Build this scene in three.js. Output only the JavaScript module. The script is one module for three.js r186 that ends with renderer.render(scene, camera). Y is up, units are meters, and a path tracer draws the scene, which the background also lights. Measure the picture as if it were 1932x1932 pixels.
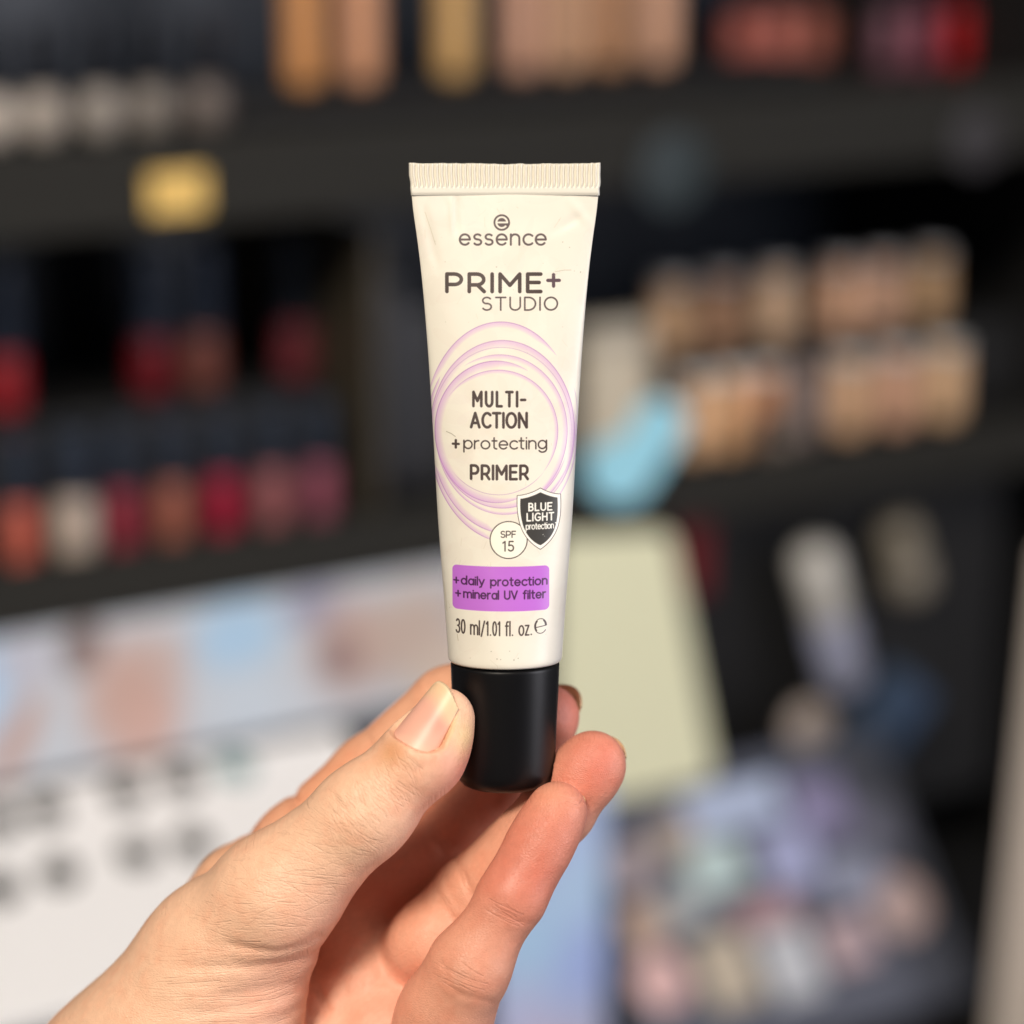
import * as THREE from 'three';
import { mergeGeometries } from 'three/addons/utils/BufferGeometryUtils.js';
import { RoundedBoxGeometry } from 'three/addons/geometries/RoundedBoxGeometry.js';
import { RectAreaLightUniformsLib } from 'three/addons/lights/RectAreaLightUniformsLib.js';

// ---------------------------------------------------------------- camera, lamps, exposure
const scene = new THREE.Scene();
scene.background = new THREE.Color().setRGB(0.085, 0.083, 0.084);      // dim light of the shop all around
const EYE = new THREE.Vector3(0, 1.5, 0), YAW = THREE.MathUtils.degToRad(30), PITCH = THREE.MathUtils.degToRad(15.5);
const FWD = new THREE.Vector3(Math.sin(YAW) * Math.cos(PITCH), -Math.sin(PITCH), -Math.cos(YAW) * Math.cos(PITCH));
const RIGHT = new THREE.Vector3().crossVectors(FWD, new THREE.Vector3(0, 1, 0)).normalize();
const UP = new THREE.Vector3().crossVectors(RIGHT, FWD);
const camera = new THREE.PerspectiveCamera(2 * Math.atan(0.196) * 180 / Math.PI, 1, 0.05, 20);
camera.position.copy(EYE);
camera.lookAt(EYE.clone().add(FWD));
camera.focus = 0.492;
camera.userData.fStop = 5.6;
camera.updateMatrixWorld(true);
const renderer = new THREE.WebGLRenderer({ antialias: true });
renderer.toneMapping = THREE.LinearToneMapping;
renderer.toneMappingExposure = 1.0;
renderer.shadowMap.enabled = true;
RectAreaLightUniformsLib.init();

const HOLD = EYE.clone().addScaledVector(FWD, 0.5);                 // where the hand holds the tube
const HOLDQ = camera.quaternion.clone();
const rgb = (r, g, b) => new THREE.Color().setRGB(r, g, b);
const s255 = (r, g, b) => new THREE.Color(`rgb(${r},${g},${b})`);
const std = (color, roughness = 0.6, more = {}) => new THREE.MeshStandardMaterial({ color, roughness, ...more });
const phys = (color, roughness = 0.6, more = {}) => new THREE.MeshPhysicalMaterial({ color, roughness, ...more });
const used = new Map();
function numbered(name) { const n = used.get(name) ?? 0; used.set(name, n + 1); return n ? `${name}_${String(n).padStart(3, '0')}` : name; }
function tag(o, label, category, group) { o.userData = { label, category }; if (group) o.userData.group = group; return o; }
function mesh(name, geometry, material, parent) {
  const m = new THREE.Mesh(geometry, material); m.name = parent ? name : numbered(name); m.castShadow = m.receiveShadow = true; (parent ?? scene).add(m); return m;
}
function thing(name, label, category, position, group) {
  const g = new THREE.Group(); g.name = numbered(name); if (position) g.position.copy(position); tag(g, label, category, group); scene.add(g); return g;
}
function lamp(label, position, target, w, h, color, intensity, glow) {
  const g = thing('ceiling_lamp', label, 'lamp', position); g.lookAt(target);
  mesh('housing', new RoundedBoxGeometry(w + 0.03, h + 0.03, 0.03, 2, 0.006).translate(0, 0, -0.02), std(rgb(0.6, 0.6, 0.6), 0.5), g);
  mesh('light_panel', new THREE.BoxGeometry(w, h, 0.006).translate(0, 0, -0.002), std(rgb(0.8, 0.8, 0.8), 0.5, { emissive: color, emissiveIntensity: glow }), g);
  const l = new THREE.RectAreaLight(color, intensity, w, h); l.position.set(0, 0, 0.006); l.lookAt(0, 0, 1); l.rotation.set(0, Math.PI, 0); l.name = 'lamp_light'; g.add(l);
  return g;
}
const off = (r, u, b) => HOLD.clone().addScaledVector(RIGHT, r).addScaledVector(UP, u).addScaledVector(FWD, -b);
lamp('square warm ceiling spot panel over the hand', off(-0.4, 0.74, 1.45), HOLD, 0.3, 0.3, rgb(1.0, 0.895, 0.74), 92, 2);
lamp('long warm ceiling panel over the display', off(-0.45, 0.85, 1.6), new THREE.Vector3(0.65, 1.2, -1.1), 1.0, 0.3, rgb(1.0, 0.9, 0.78), 14, 1.5);
lamp('tall cool white light panel at the right of the aisle', off(1.15, 0.12, 0.35), HOLD, 0.5, 1.0, rgb(0.93, 0.92, 1.0), 5.6, 1.5);

// ---------------------------------------------------------------- noise
const hash = (x, y, z) => { let h = Math.imul(x | 0, 374761393) ^ Math.imul(y | 0, 668265263) ^ Math.imul(z | 0, 1274126177); h = Math.imul(h ^ (h >>> 13), 1274126177); return ((h ^ (h >>> 16)) >>> 0) / 4294967296; };
const fade = (t) => t * t * (3 - 2 * t), mixn = (a, b, t) => a + (b - a) * t;
function noise(x, y, z) {
  const i = Math.floor(x), j = Math.floor(y), k = Math.floor(z), u = fade(x - i), v = fade(y - j), w = fade(z - k);
  const e = (a, b, c) => hash(i + a, j + b, k + c);
  return mixn(mixn(mixn(e(0, 0, 0), e(1, 0, 0), u), mixn(e(0, 1, 0), e(1, 1, 0), u), v), mixn(mixn(e(0, 0, 1), e(1, 0, 1), u), mixn(e(0, 1, 1), e(1, 1, 1), u), v), w) * 2 - 1;
}
let seed = 7;
const rnd = () => { seed = (seed + 0x6d2b79f5) | 0; let t = Math.imul(seed ^ (seed >>> 15), 1 | seed); t = (t + Math.imul(t ^ (t >>> 7), 61 | t)) ^ t; return ((t ^ (t >>> 14)) >>> 0) / 4294967296; };
const clamp = (x, a, b) => Math.min(b, Math.max(a, x)), sstep = (a, b, x) => { const t = clamp((x - a) / (b - a), 0, 1); return t * t * (3 - 2 * t); };

// ================================================================ THE SHOP DISPLAY BEHIND (metres; its boards run along x)
const FOC = 1932 / 0.392;
const ray = (px, py) => FWD.clone().multiplyScalar(FOC).addScaledVector(RIGHT, px - 966).addScaledVector(UP, 966 - py);
const at = (px, py, z) => { const d = ray(px, py); return d.multiplyScalar(z / d.z).add(EYE); };                           // a spot on the upright plane z
const S1 = EYE.y - 0.157, S2 = EYE.y - 0.338, S3 = EYE.y - 0.62, RAILZ = -1.05;
const xAt = (px, py, z) => at(px, py, z).x;
const disp = thing('display_shelf', 'black cosmetics display with two shelves and dark price rails', 'shelf');
const blackBoard = std(rgb(0.010, 0.010, 0.011), 0.6), navyBoard = std(rgb(0.012, 0.018, 0.03), 0.4), railMat = std(rgb(0.011, 0.010, 0.007), 0.75), trim = std(rgb(0.05, 0.05, 0.05), 0.4);
const box = (w, h, d, r = 0.002) => new RoundedBoxGeometry(w, h, d, 2, Math.min(r, w / 2.1, h / 2.1, d / 2.1));
function part(name, geometry, material, parent, x, y, z) { const m = mesh(name, geometry, material, parent); m.position.set(x, y, z); return m; }
part('back_panel', box(1.5, 1.3, 0.02), navyBoard, disp, 0.75, 1.25, -1.34);
part('shelf_board', box(1.5, 0.012, 0.27), blackBoard, disp, 0.75, S1 - 0.0065, -1.192);
part('shelf_board', box(1.5, 0.012, 0.27), blackBoard, disp, 0.75, S2 - 0.0065, -1.192);
part('shelf_board', box(1.5, 0.02, 0.5), blackBoard, disp, 0.75, S3 - 0.011, -1.08);
part('price_rail', box(1.5, 0.04, 0.006), railMat, disp, 0.75, EYE.y - 0.1645, RAILZ);
part('price_rail', box(1.5, 0.03, 0.006), railMat, disp, 0.75, EYE.y - 0.3405, RAILZ);
part('riser', box(0.34, 0.058, 0.09), blackBoard, disp, 0.45, S2 + 0.0295, -1.165);
part('riser', box(0.33, 0.045, 0.09), blackBoard, disp, 0.835, S2 + 0.023, -1.175);
part('riser', box(0.42, 0.013, 0.06), blackBoard, disp, 0.66, S1 + 0.0068, -1.185);
part('side_panel', box(0.02, 1.3, 0.46), blackBoard, disp, 1.01, 1.25, -1.18);
part('divider', box(0.006, 0.14, 0.2), std(rgb(0.05, 0.042, 0.03), 0.5), disp, xAt(662, 800, -1.1), S2 + 0.071, -1.17);
part('lower_front', box(1.5, 0.16, 0.02), navyBoard, disp, 0.75, EYE.y - 0.70, -0.82);

const lathe = (pts, n = 28) => new THREE.LatheGeometry(pts.map(([r, y]) => new THREE.Vector2(r, y)), n);
const glossBlack = phys(rgb(0.012, 0.014, 0.02), 0.22), capNavy = phys(rgb(0.03, 0.04, 0.062), 0.3);
function bottle(name, label, category, group, x, y, z, r, body, cap, colour, capMat, neck = 0.6, lean = 0) {
  const t = thing(name, label, category, new THREE.Vector3(x, y, z), group); t.rotation.z = lean;
  mesh('body', lathe([[0, 0.0002], [r * 0.5, 0.0002], [r * 0.78, r * 0.12], [r * 0.94, r * 0.34], [r, r * 0.66], [r, body - r * 0.5], [r * 0.93, body - r * 0.22], [r * neck, body], [0, body]]), phys(colour, 0.28), t);
  mesh('cap', lathe([[0, body + 0.0004], [r * Math.min(1, neck + 0.25), body + 0.0004], [r * Math.min(1, neck + 0.25), body + cap - 0.0015], [r * Math.min(1, neck + 0.22), body + cap], [0, body + cap]]), capMat, t);
  return t;
}
// upper shelf: nail polish, foundation, blushers
const polish = [[-12, 'leftmost'], [82, 'second'], [190, 'third'], [287, 'fourth'], [390, 'fifth']];
const roundBody = lathe([[0, 0.0002], [0.0055, 0.0004], [0.0085, 0.003], [0.0102, 0.0075], [0.0104, 0.0125], [0.0094, 0.0175], [0.007, 0.0215], [0.0046, 0.024], [0, 0.024]]);
polish.forEach(([px, which], i) => { const t = bottle('nail_polish', `grey nail polish bottle with black cap, ${which} from the left on the upper shelf`, 'nail polish', 'nail polish bottles on the upper shelf', xAt(px, 215, -1.15), S1, -1.15, 0.0092, 0.0235, 0.03, s255([206, 190, 172, 146, 124][i], [196, 180, 164, 138, 114][i], [188, 172, 158, 132, 110][i]), glossBlack, 0.5); t.children[0].geometry = roundBody; });
const upper = [[575, [226, 160, 100], 'amber foundation bottle at the left end of the upper row'], [682, [230, 170, 132], 'rosy tan foundation bottle beside the amber one'], [858, [226, 182, 120], 'golden foundation bottle standing alone above the tube seal'],
  [985, [222, 172, 146], 'pinkish beige foundation bottle right of the golden one'], [1068, [222, 176, 142], 'beige foundation bottle, second in its group of four'], [1150, [204, 154, 116], 'darker tan foundation bottle, third in its group of four'], [1242, [232, 182, 152], 'light rosy foundation bottle at the right end of the upper row']];
for (const [px, c, label] of upper) bottle('foundation_bottle', label, 'foundation', 'foundation bottles on the upper shelf', xAt(px, 150, -1.18), S1 + 0.0138, -1.18, 0.009, 0.08, 0.03, s255(...c), glossBlack);
const back = [[1400, 20, [186, 104, 94], 'dusky pink blusher pot leftmost of the back row'], [1465, 40, [200, 118, 106], 'dusky pink blusher pot in the middle of the back row'], [1538, 50, [184, 112, 100], 'brownish pink blusher pot at the right of the back row']];
for (const [px, , c, label] of back) bottle('blusher_pot', label, 'blusher', 'blusher pots on the upper shelf', xAt(px, 70, -1.27), S1, -1.27, 0.0105, 0.03, 0.01, s255(...c), glossBlack, 0.8);
const lips = [[1672, -1.21, [124, 84, 98], 'dark mauve lip gloss in the right group'], [1738, -1.21, [146, 82, 100], 'plum lip gloss in the right group'], [1808, -1.21, [196, 24, 32], 'bright red lip gloss in the right group'], [1874, -1.21, [206, 112, 106], 'coral lip gloss at the far right of the upper shelf']];
for (const [px, z, c, label] of lips) bottle('lip_gloss', label, 'lip gloss', 'lip glosses at the right of the upper shelf', xAt(px, 110, z), S1, z, 0.0085, 0.034, 0.045, s255(...c), glossBlack, 0.85);
// middle shelf, left: lip glosses in two rows
const front = [[36, [208, 108, 92], 'coral lip gloss leftmost in the front row'], [140, [200, 184, 172], 'thick pale lip gloss between the coral and crimson ones'], [232, [156, 58, 74], 'crimson lip gloss beside the pale one'], [326, [176, 108, 92], 'brown lip gloss in the middle of the front row'], [421, [176, 42, 70], 'vivid red lip gloss right of the brown one'], [515, [170, 106, 110], 'dusty rose lip gloss next to the vivid red one'], [604, [156, 88, 106], 'mauve lip gloss at the right end of the front row']];
for (const [px, c, label] of front) bottle('lip_gloss', label, 'lip gloss', 'lip glosses in the front row of the lower shelf', xAt(px, 960, -1.085), S2, -1.085, px === 140 ? 0.0098 : 0.007, 0.031, 0.03, s255(...c), capNavy, 0.85);
const rear = [[8, [150, 36, 44], 'red lip gloss at the left edge of the rear row'], [285, [108, 22, 32], 'dark red lip gloss in the rear row'], [382, [116, 68, 60], 'brownish lip gloss in the rear row'], [560, [118, 52, 62], 'pinkish lip gloss at the right of the rear row']];
for (const [px, c, label] of rear) bottle('lip_gloss', label, 'lip gloss', 'lip glosses in the rear row of the lower shelf', xAt(px, 690, -1.135), S2 + 0.0588, -1.135, 0.0095, 0.03, 0.042, s255(...c), capNavy, 0.85);
// between: black mascara boxes
for (const [px, h, label] of [[716, 0.105, 'tall black carton left of the tube'], [780, 0.09, 'shorter black carton half hidden by the tube']]) { const b = mesh('carton', box(0.022, h, 0.022).translate(0, h / 2, 0), std(rgb(0.035, 0.035, 0.04), 0.35)); b.position.set(xAt(px, 800, -1.13), S2 + 0.0003, -1.13); tag(b, label, 'carton', 'black cartons beside the tube'); }
// middle shelf, right: pale tubes and foundations
for (const [px, c, l, label] of [[1108, [214, 204, 186], 0.02, 'pale beige tube nearest the held tube'], [1152, [226, 218, 200], 0.03, 'cream tube in the middle of the pale three'], [1196, [204, 192, 174], 0.05, 'greige tube right of the pale three']]) bottle('squeeze_tube', label, 'tube', 'pale tubes on the lower shelf', xAt(px + 16, 800, -1.13), S2, -1.13, 0.0086, 0.058, 0.012, s255(...c), phys(s255(214, 206, 192), 0.4), 0.75, l * 2);
const fr = [[1312, [238, 194, 154], 'light tan foundation jar at the left of the front row'], [1378, [239, 193, 151], 'warm beige foundation jar beside the light tan one'], [1440, [221, 162, 124], 'orange brown foundation jar in the front row'], [1602, [238, 194, 157], 'peach beige foundation jar right of the gap'], [1692, [235, 186, 157], 'rosy beige foundation jar in the right front group'], [1782, [243, 202, 162], 'pale golden foundation jar at the right end of the front row']];
for (const [px, c, label] of fr) bottle('foundation_jar', label, 'foundation', 'foundation jars in the front row', xAt(px, 720, -1.1), S2, -1.1, px > 1500 ? 0.0098 : 0.0084, 0.04, 0.004, s255(...c), std(s255(...c.map((v) => v * 0.85)), 0.8), 0.9);
const rr = [[1265, [218, 178, 141], 'olive tan foundation jar at the left of the back row'], [1358, [198, 155, 124], 'brown foundation jar in the back row'], [1462, [234, 198, 166], 'pale foundation jar in the middle of the back row'], [1578, [234, 186, 154], 'pinkish foundation jar in the back row'], [1660, [232, 187, 159], 'light rosy foundation jar in the back row'], [1752, [211, 173, 134], 'olive foundation jar at the right end of the back row']];
for (const [px, c, label] of rr) bottle('foundation_jar', label, 'foundation', 'foundation jars in the back row', xAt(px, 570, -1.15), S2 + 0.0458, -1.15, 0.0098, 0.036, 0.004, s255(...c), std(s255(...c.map((v) => v * 0.85)), 0.8), 0.9);
bottle('cream_jar', 'grey mauve jar between the two groups of foundation', 'jar', null, xAt(1517, 720, -1.1), S2, -1.1, 0.0095, 0.042, 0.008, s255(152, 136, 132), phys(s255(110, 100, 98), 0.4), 0.9);
bottle('cream_jar', 'low grey brown jar before the foundation jars', 'jar', null, xAt(1465, 830, -1.075), S2, -1.075, 0.0115, 0.018, 0.006, s255(120, 108, 100), phys(s255(96, 88, 84), 0.4), 0.9);
// tags on the price rails
const flat = (pts, depth = 0.002) => { const s = new THREE.Shape(); s.setFromPoints(pts.map(([a, b]) => new THREE.Vector2(a, b))); return new THREE.ExtrudeGeometry(s, { depth, bevelEnabled: true, bevelSize: 0.0006, bevelThickness: 0.0004, bevelSegments: 1 }); };
{ const b = mesh('price_tag', box(0.027, 0.018, 0.002, 0.004), std(s255(246, 204, 112), 0.5)); b.position.copy(at(335, 364, RAILZ + 0.0052)); tag(b, 'yellow price tag on the upper price rail', 'price tag'); }
{ const b = mesh('price_tag', lathe([[0, 0], [0.019, 0], [0.019, 0.0018], [0, 0.0018]]).rotateX(Math.PI / 2), std(rgb(0.018, 0.03, 0.034), 0.5)); b.position.copy(at(1268, 322, RAILZ + 0.0042)); tag(b, 'round dark teal sticker on the upper price rail', 'sticker'); }
{ const b = mesh('price_tag', lathe([[0, 0], [0.016, 0], [0.016, 0.0018], [0, 0.0018]]).rotateX(Math.PI / 2), std(rgb(0.04, 0.036, 0.04), 0.5)); b.position.copy(at(1842, 262, RAILZ + 0.0042)); tag(b, 'round grey sticker at the right end of the upper price rail', 'sticker'); }
{ const q = (px, py) => { const p = at(px, py, -1.04), o = at(1195, 850, -1.04); return [p.x - o.x, p.y - o.y]; }, pts = [];
  for (let i = 0; i <= 40; i++) { const a = (-40 + 230 * i / 40) * Math.PI / 180; pts.push(q(1240 + 46 * Math.cos(a), 800 - 46 * Math.sin(a))); }
  for (let i = 0; i <= 40; i++) { const a = (95 + 235 * i / 40) * Math.PI / 180; pts.push(q(1165 + 60 * Math.cos(a), 888 - 60 * Math.sin(a))); }
  const b = mesh('shelf_tag', flat(pts, 0.003), phys(s255(166, 230, 252), 0.35)); b.position.copy(at(1195, 850, -1.04)); tag(b, 'light blue two lobed plastic tag hanging on the lower price rail', 'tag'); }
// lower left: printed header and white tester tray
{ const W = 640, H = 128, c = document.createElement('canvas'); c.width = W; c.height = H; const g = c.getContext('2d');
  g.fillStyle = 'rgb(206,212,222)'; g.fillRect(0, 0, W, H);
  // a soft beauty photograph: sky, two faces, hands; each patch [x, y, radius x, radius y, turn, r, g, b, strength]
  for (const [x, y, a, b, r, R, G, B, k] of [[55, 40, 70, 60, 0, 176, 212, 250, 1], [120, 26, 34, 30, 0, 196, 196, 212, 0.9], [30, 110, 60, 40, 0, 206, 216, 232, 1], [108, 92, 20, 60, 0.6, 198, 160, 150, 0.9], [8, 90, 18, 50, 0.3, 190, 160, 150, 0.7], [176, 22, 26, 30, 0.5, 104, 78, 72, 0.9], [222, 70, 62, 66, 0.2, 206, 168, 156, 1], [236, 104, 44, 34, -0.3, 216, 178, 168, 0.9], [262, 40, 34, 26, 0.4, 206, 186, 182, 0.8], [330, 34, 60, 44, 0, 176, 212, 244, 1], [340, 96, 54, 40, 0, 204, 216, 230, 1], [410, 20, 40, 24, 0, 140, 138, 168, 0.8], [452, 62, 60, 56, 0.1, 198, 166, 156, 1], [436, 70, 26, 24, 0.2, 132, 108, 110, 0.85], [520, 60, 70, 60, 0, 204, 182, 170, 1], [560, 100, 60, 40, 0, 222, 204, 190, 1], [600, 30, 50, 40, 0, 190, 180, 180, 0.8]]) {
    g.save(); g.translate(x, y); g.rotate(r); g.scale(a, b); const q = g.createRadialGradient(0, 0, 0, 0, 0, 1); q.addColorStop(0, `rgba(${R},${G},${B},${k})`); q.addColorStop(0.55, `rgba(${R},${G},${B},${k * 0.8})`); q.addColorStop(1, `rgba(${R},${G},${B},0)`); g.fillStyle = q; g.beginPath(); g.arc(0, 0, 1, 0, 7); g.fill(); g.restore();
  }
  const t = new THREE.CanvasTexture(c); t.colorSpace = THREE.SRGBColorSpace;
  const b = mesh('graphic_panel', new THREE.BoxGeometry(0.31, 0.068, 0.004), [trim, trim, trim, trim, std(0xffffff, 0.5, { map: t }), trim]); b.position.set(0.30 + 0.155, EYE.y - 0.3905, -1.05); tag(b, 'printed beauty picture strip in pale blue and skin tones under the lip glosses', 'poster'); }
const TA = new THREE.Vector3(0.385, EYE.y - 0.431, -1.046), TB = new THREE.Vector3(0.385, EYE.y - 0.49, -0.94);
{ const t = thing('tester_tray', 'white sloping tester tray with rows of dark holes behind the wrist', 'tray', TA.clone().add(TB).multiplyScalar(0.5)), L = TA.distanceTo(TB), slope = Math.atan2(TA.y - TB.y, TB.z - TA.z);
  t.rotation.x = slope; const white = std(s255(250, 249, 250), 0.5);
  mesh('board', box(0.25, 0.012, L, 0.003), white, t);
  const n = new THREE.Vector3(0, Math.cos(slope), Math.sin(slope)), inv = new THREE.Matrix4();
  t.updateMatrixWorld(true); inv.copy(t.matrixWorld).invert();
  const hole = lathe([[0, 0.0001], [0.0084, 0.0001], [0.0086, 0.0012], [0.0074, 0.0018], [0.0068, 0.0008], [0, 0.0006]], 20), dark = std(rgb(0.012, 0.012, 0.012), 0.6), teal = std(s255(120, 160, 165), 0.5);
  for (const [px, py] of [[0, 1553], [88, 1532], [236, 1499], [342, 1476], [443, 1450], [0, 1678], [112, 1648], [258, 1613], [363, 1592]]) { const d = ray(px, py), k = TA.clone().addScaledVector(n, 0.006).sub(EYE).dot(n) / d.dot(n), p = d.multiplyScalar(k).add(EYE).applyMatrix4(inv); part('tester_well', hole, px === 443 ? teal : dark, t, p.x, 0.006, p.z); } }
{ const b = mesh('graphic_panel', box(0.25, 0.1, 0.004), std(rgb(0.03, 0.032, 0.045), 0.5)); b.position.set(0.385, EYE.y - 0.56, -0.945); tag(b, 'dark navy front board under the white tester tray', 'panel'); }
// lower right: cream card, tubes, palette tray
{ const q = (px, py) => { const p = at(px, py, -1.035), o = at(1195, 1230, -1.035); return [p.x - o.x, p.y - o.y]; }, pts = [q(1050, 1015), q(1246, 1004), q(1262, 1020), q(1340, 1440), q(1330, 1468), q(1180, 1500), q(1040, 1520)];
  const b = mesh('hanging_card', flat(pts.reverse()), std(s255(240, 240, 206), 0.55)); b.position.copy(at(1195, 1230, -1.035)); tag(b, 'large pale yellow card hanging right of the black cap', 'card'); }
const capsule = (name, label, category, a, b, r, m1, m2) => {
  const t = thing(name, label, category, a), d = b.clone().sub(a), L = d.length(); t.quaternion.setFromUnitVectors(new THREE.Vector3(0, 1, 0), d.normalize());
  mesh('body', lathe([[0, 0], [r * 0.7, 0], [r, r * 0.4], [r, L * 0.52], [0, L * 0.52]]), m1, t); mesh('cap', lathe([[0, L * 0.525], [r * 0.96, L * 0.525], [r * 0.94, L - r * 0.4], [r * 0.6, L], [0, L]]), m2, t); return t;
};
capsule('mascara_tube', 'silver white tube with lilac grey lower half leaning on the dark board', 'tube', at(1600, 1295, -1.06), at(1532, 1035, -1.06), 0.0125, phys(s255(180, 186, 218), 0.4), phys(s255(232, 230, 226), 0.35));
capsule('mascara_tube', 'dull beige tube leaning right of the silver white one', 'tube', at(1722, 1120, -1.08), at(1690, 985, -1.08), 0.0125, phys(s255(140, 132, 120), 0.4), phys(s255(146, 138, 124), 0.4));
{ const t = thing('leaning_board', 'black slanting board carrying the leaning tubes', 'board', at(1560, 1230, -1.1)); mesh('panel', box(0.24, 0.2, 0.006), blackBoard, t); }
{ const b = mesh('compact', lathe([[0, -0.004], [0.0125, -0.004], [0.0135, 0], [0.0125, 0.004], [0, 0.004]]).rotateX(Math.PI / 2), phys(s255(190, 176, 168), 0.4)); b.position.copy(at(1525, 1370, -1.05)); tag(b, 'round greyish compact below the silver white tube', 'compact'); }
{ const b = mesh('carton', box(0.03, 0.05, 0.02), std(s255(66, 86, 116), 0.4)); b.position.copy(at(1668, 1350, -1.06)); b.rotation.z = -0.75; tag(b, 'slate blue carton lying askew right of the round compact', 'carton'); }
{ const b = mesh('carton', box(0.019, 0.042, 0.02), std(rgb(0.13, 0.004, 0.008), 0.4)); b.position.copy(at(1292, 1045, -1.07)); tag(b, 'dark red carton beside the pale yellow card', 'carton'); }
const PB = at(1420, 1700, -1.0), PN = new THREE.Vector3(0, 0.62, 0.785).normalize();
{ const t = thing('palette_tray', 'sloping slate grey tray of make up palettes at the lower right', 'tray', PB); t.rotation.x = Math.asin(PN.z) * 1 - 0; t.rotation.x = Math.PI / 2 - Math.asin(PN.y); t.rotation.order = 'XYZ';
  mesh('board', box(0.2, 0.006, 0.15, 0.002).translate(0.012, -0.0035, 0), std(rgb(0.09, 0.1, 0.14), 0.5), t);
  t.updateMatrixWorld(true); const inv = t.matrixWorld.clone().invert();
  const spot = (px, py) => { const d = ray(px, py), k = PB.clone().sub(EYE).dot(PN) / d.dot(PN); return d.multiplyScalar(k).add(EYE); };
  const items = [[1375, 1526, 0.058, 0.022, [185, 200, 232], 'pale blue palette box at the top of the tray'], [1342, 1640, 0.032, 0.026, [191, 213, 216], 'pale teal palette box below the pale blue one'], [1482, 1622, 0.03, 0.032, [167, 173, 213], 'lavender blue palette box in the middle of the tray'], [1540, 1528, 0.032, 0.032, [141, 136, 174], 'dusky purple palette box at the upper right of the tray'], [1285, 1716, 0.026, 0.02, [168, 174, 179], 'grey palette box left of the middle'], [1265, 1590, 0.026, 0.02, [174, 161, 154], 'sand coloured palette box left of the pale teal one'],
    [1176, 1640, 0, 0.013, [187, 172, 177], 'greyish pink pressed powder pan at the upper left of the tray'], [1208, 1752, 0, 0.0125, [190, 164, 150], 'tan pressed powder pan at the left of the tray'], [1240, 1856, 0, 0.0155, [221, 183, 182], 'bright pink pressed powder pan at the lower left of the tray'], [1365, 1836, 0.03, 0.036, [192, 180, 163], 'beige palette box at the bottom of the tray'], [1484, 1822, 0.028, 0.036, [197, 201, 210], 'light grey palette box at the bottom of the tray'], [1592, 1782, 0.026, 0.026, [186, 164, 171], 'mauve palette box at the lower right of the tray'], [1692, 1712, 0, 0.0175, [206, 182, 182], 'large rosy pressed powder pan at the right edge of the tray'], [1606, 1660, 0.032, 0.024, [151, 157, 181], 'slate palette box beside the large rosy pan'], [1440, 1728, 0.036, 0.016, [175, 142, 149], 'narrow reddish palette box in the middle of the tray'], [1650, 1568, 0.026, 0.03, [116, 119, 140], 'dim blue grey palette box at the top right corner of the tray']];
  for (const [px, py, w, h, c, label] of items) { const b = mesh(w ? 'palette_box' : 'powder_pan', w ? box(w, 0.006, h, 0.0015).translate(0, 0.0032, 0) : lathe([[0, 0.0002], [h, 0.0002], [h, 0.005], [h * 0.9, 0.006], [0, 0.006]]), phys(s255(...c), 0.4)); b.position.copy(spot(px, py)); b.quaternion.copy(t.quaternion); tag(b, label, w ? 'palette' : 'powder', w ? 'palette boxes on the tray' : 'powder pans on the tray'); } }
{ const W = 128, H = 256, c = document.createElement('canvas'); c.width = W; c.height = H; const q = c.getContext('2d'); q.fillStyle = 'rgb(186,208,250)'; q.fillRect(0, 0, W, H);
  for (const [x, y, r, R, G, B] of [[20, 40, 70, 168, 176, 232], [90, 90, 60, 190, 222, 255], [40, 130, 60, 182, 222, 255], [110, 160, 60, 170, 190, 250], [30, 200, 60, 206, 204, 238], [70, 236, 50, 226, 196, 214], [112, 220, 50, 196, 196, 226], [10, 250, 40, 190, 206, 250]]) { const k = q.createRadialGradient(x, y, 0, x, y, r); k.addColorStop(0, `rgba(${R},${G},${B},1)`); k.addColorStop(1, `rgba(${R},${G},${B},0)`); q.fillStyle = k; q.fillRect(0, 0, W, H); }
  const t = new THREE.CanvasTexture(c); t.colorSpace = THREE.SRGBColorSpace;
  const b = mesh('graphic_panel', new THREE.BoxGeometry(0.062, 0.15, 0.004), [trim, trim, trim, trim, std(0xffffff, 0.5, { map: t }), trim]); b.position.copy(at(1040, 1770, -0.98)); b.position.x -= 0.002; tag(b, 'pale blue printed panel between the little finger and the palettes', 'poster'); }
{ const b = mesh('aisle_post', box(0.05, 0.5, 0.05, 0.004), std(s255(246, 234, 226), 0.55)); const p = at(1895, 1560, -0.9); b.position.set(p.x + 0.043, p.y - 0.12, p.z); b.rotation.z = -0.06; tag(b, 'pale beige post at the lower right edge', 'post'); }


// ================================================================ THE TUBE (millimetres in its own frame, y along its axis)
const MM = 0.001, TILT = THREE.MathUtils.degToRad(7), K = 196 / 1932;
const tube = thing('cosmetic_tube', 'white squeeze tube of face primer with black cap, held upside down in the hand', 'tube');
const PIVOT = new THREE.Vector3((953 - 966) * K, (966 - 1372) * K, 0);   // in the hand's frame, mm
{
  const m = new THREE.Matrix4().compose(HOLD, HOLDQ, new THREE.Vector3(1, 1, 1))
    .multiply(new THREE.Matrix4().makeTranslation(PIVOT.x * MM, PIVOT.y * MM, PIVOT.z * MM)).multiply(new THREE.Matrix4().makeRotationX(TILT));
  m.decompose(tube.position, tube.quaternion, tube.scale);
  tube.scale.set(1, 1, 1);
}
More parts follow.
